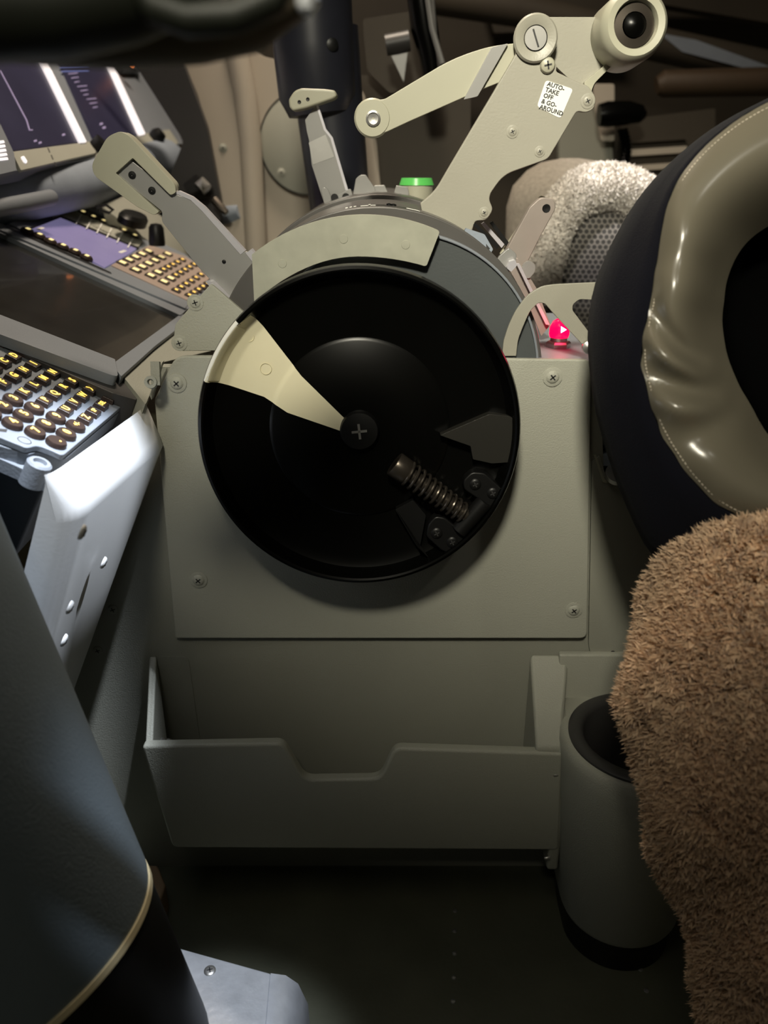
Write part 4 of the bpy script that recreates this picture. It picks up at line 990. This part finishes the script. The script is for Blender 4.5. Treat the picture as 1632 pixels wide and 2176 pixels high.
hole = polar([(1700, 455), (1632, 482), (1590, 512), (1552, 575), (1540, 640), (1540, 720), (1560, 790), (1600, 862), (1632, 925), (1700, 980)], CCX, CCY)
t = T('uniform_cap', 'navy cloth cap turned to show its grey satin inner band, above brown sheepskin', 'cap')
n = 96
def ringd(P_, d, sc_=1.0, wob=0): return [pt(CCX+(x-CCX)*sc_, CCY+(y-CCY)*sc_, d+wob*math.sin(i*.9)) for i, (x, y) in enumerate(P_)]
def mixr(A_, B_, s): return [((a[0]*(1-s)+b[0]*s), (a[1]*(1-s)+b[1]*s)) for a, b in zip(A_, B_)]
mb = MB(); mb.loft([ringd(stit, .4515), ringd(mixr(stit, outer, .03), .4500), ringd(mixr(stit, outer, .3), .462), ringd(mixr(stit, outer, .65), .470), ringd(mixr(stit, outer, .9), .485), ringd(outer, .50), ringd(outer, .52, .97), ringd(outer, .54, .90), ringd(outer, .56, .7)], 0, True, False, True)
t.add('crown', mb, 'fabric', smooth=180, label='navy blue wool cloth')
# satin band with folds
rings = []; fold = lambda i, s: 0.0
K_ = 14
for k in range(K_+1):
    s = k/K_; P_ = mixr(stit, hole, s); ring_ = []
    for i, (x, y) in enumerate(P_):
        d = .4500+.040*s**1.3-.021*math.sin(math.pi*s)
        th = -180+360*i/n     # 0 = left, + up
        # diagonal creases low on the left side
        for c0, wd, am in ((2-40*s, 4.2, .0105), (-20-34*s, 3.8, .0100), (-45-16*s, 5, .0060)):
            d += am*math.exp(-((th-c0)/wd)**2)*math.sin(math.pi*min(1, s*1.25))**.7
        for c0, wd, am in ((-7-38*s, 3.6, .0095), (-31-26*s, 4.2, .0080), (34, 9, .004), (12, 10, .004)):
            d -= am*math.exp(-((th-c0)/wd)**2)*math.sin(math.pi*min(1, s*1.2))**.7
        x2 = x-(4.0*math.sin(th*.55)+2.5*math.sin(th*.9))*math.exp(-s*9)*(1 if th < 0 else .2)
        ring_.append(pt(x2, y, d))
    rings.append(ring_)
mb = MB(); mb.loft(rings, 0, True, False, False); o = t.add('satin_band', mb, 'satin', smooth=180, label='grey satin inner band', subsurf=1)
mb = MB()
st_ = ringd(mixr(stit, hole, .045), .4482)
for i in range(n):
    a, b = st_[i], st_[(i+1) % n]
    for k in range(3):
        u0, u1 = k/3+.06, k/3+.26
        mb.tube([a.lerp(b, u0), a.lerp(b, (u0+u1)/2), a.lerp(b, u1)], .00035, 5)
t.add('stitching', mb, 'thread', label='row of beige stitches')
mb = MB(); mb.loft([ringd(hole, .4895), ringd(hole, .51, .97), ringd(hole, .53, .85), ringd(hole, .54, .3)], 0, True, False, True); t.add('lining', mb, 'lining', smooth=180, label='black inner lining')
t.done()

# ================================================================ near left column
a0 = pt(-384+20-66, 1300-20, .40); a1 = pt(-68, 2040, .44)
axd = (a1-a0).normalized(); start = a0-axd*.25
t = T('near_control_column', 'thick blue-grey control column with beige rim at the lower left', 'control column')
rr_ = .0985
end = pt(20, 2000, .445)
end = a0+axd*((end-a0).dot(axd))
Lc = (end-start).length
CM = frame(start, axd)
mb = MB(); mb.lathe([(rr_*.97, 0), (rr_*1.0, Lc*.5), (rr_*1.01, Lc-.004), (rr_*1.0, Lc)], CM, 96); t.add('tube', mb, 'column')
mb = MB(); mb.torus_lathe([(rr_*.98, Lc), (rr_*1.012, Lc), (rr_*1.014, Lc+.0035), (rr_*.98, Lc+.0035)], CM, 96); t.add('rim_ring', mb, 'ring', label='thin beige rim')
mb = MB(); mb.lathe([(rr_*1.0, Lc+.0035), (rr_*1.0, Lc+.10), (rr_*.9, Lc+.16)], CM, 64); t.add('boot', mb, 'blackm', label='dark boot below the rim')
t.done()

# yoke (near, top left)
t = T('control_yoke', 'blurred dark control yoke arching across the top left corner', 'yoke')
t.add('horn', tubepx([(-260, 10, 0.216), (-60, 20, 0.216), (120, 10, 0.216), (260, -22, 0.216), (420, -65, 0.223), (560, -95, 0.230)], [0.0115, 0.0130, 0.0130, 0.0130, 0.0108, 0.0086], 28), 'yoke')
t.add('pad', tubepx([(-120, 60, 0.241), (60, 62, 0.241), (220, 50, 0.245), (400, 22, 0.252), (520, 0, 0.259), (620, -40, 0.266)], [0.0080, 0.0095, 0.0125, 0.0150, 0.0150, 0.0110], 24), 'yokeb', label='brown grip padding')
t.add('loop', tubepx([(285, -40, 0.209), (330, 18, 0.209), (400, 42, 0.209), (500, 36, 0.209), (580, 0, 0.209), (610, -50, 0.209)], [0.0036, 0.0040, 0.0043, 0.0043, 0.0040, 0.0036], 14), 'yoke')
t.add('clip', tubepx([(640, -60, 0.259), (652, 8, 0.259), (650, 28, 0.259)], [0.0043, 0.0043, 0.0022], 14), 'alu', label='shiny metal clip')
t.done()

# ================================================================ floor items
t = T('metal_footrest', 'scuffed shiny metal bracket on the floor at the bottom', 'bracket')
zb = .11
Q = [onZ(348, 2005, zb), onZ(575, 2068, zb), onZ(560, 2240, zb), onZ(430, 2240, zb), onZ(372, 2060, zb)]
mb = MB(); mb.prism(Q, (0, 0, -.004)); t.add('top_plate', mb, 'alu', bevel=.001)
q0, q1 = onZ(575, 2068, zb), onZ(560, 2240, zb)
mb = MB(); pr = [V(0, 0, 0), V(.010, 0, -.002), V(.018, 0, -.010), V(.024, 0, -.03), V(.026, 0, -.109), V(.022, 0, -.109), V(.020, 0, -.03), V(.014, 0, -.012), V(.008, 0, -.006), V(0, 0, -.004)]
mb.loft([[q0+p for p in pr], [q1+p for p in pr]]); t.add('side_plate', mb, 'alu', smooth=50)
t.add('screw', screw(onZ(446, 2063, zb), (0, 0, 1), .0040, .0012, .3), ['steel', 'dink'])
t.done()
t = T('tan_footing', 'tan faceted footing block beside the blue-grey column', 'block')
z1 = .03
B_ = [onZ(270, 1835, z1), onZ(335, 1838, z1), onZ(352, 1880, z1), onZ(330, 1950, z1), onZ(300, 1960, z1)]
mb = MB(); mb.prism(B_, (0, 0, -.0295)); t.add('block', mb, 'tan', bevel=.002)
t.done()
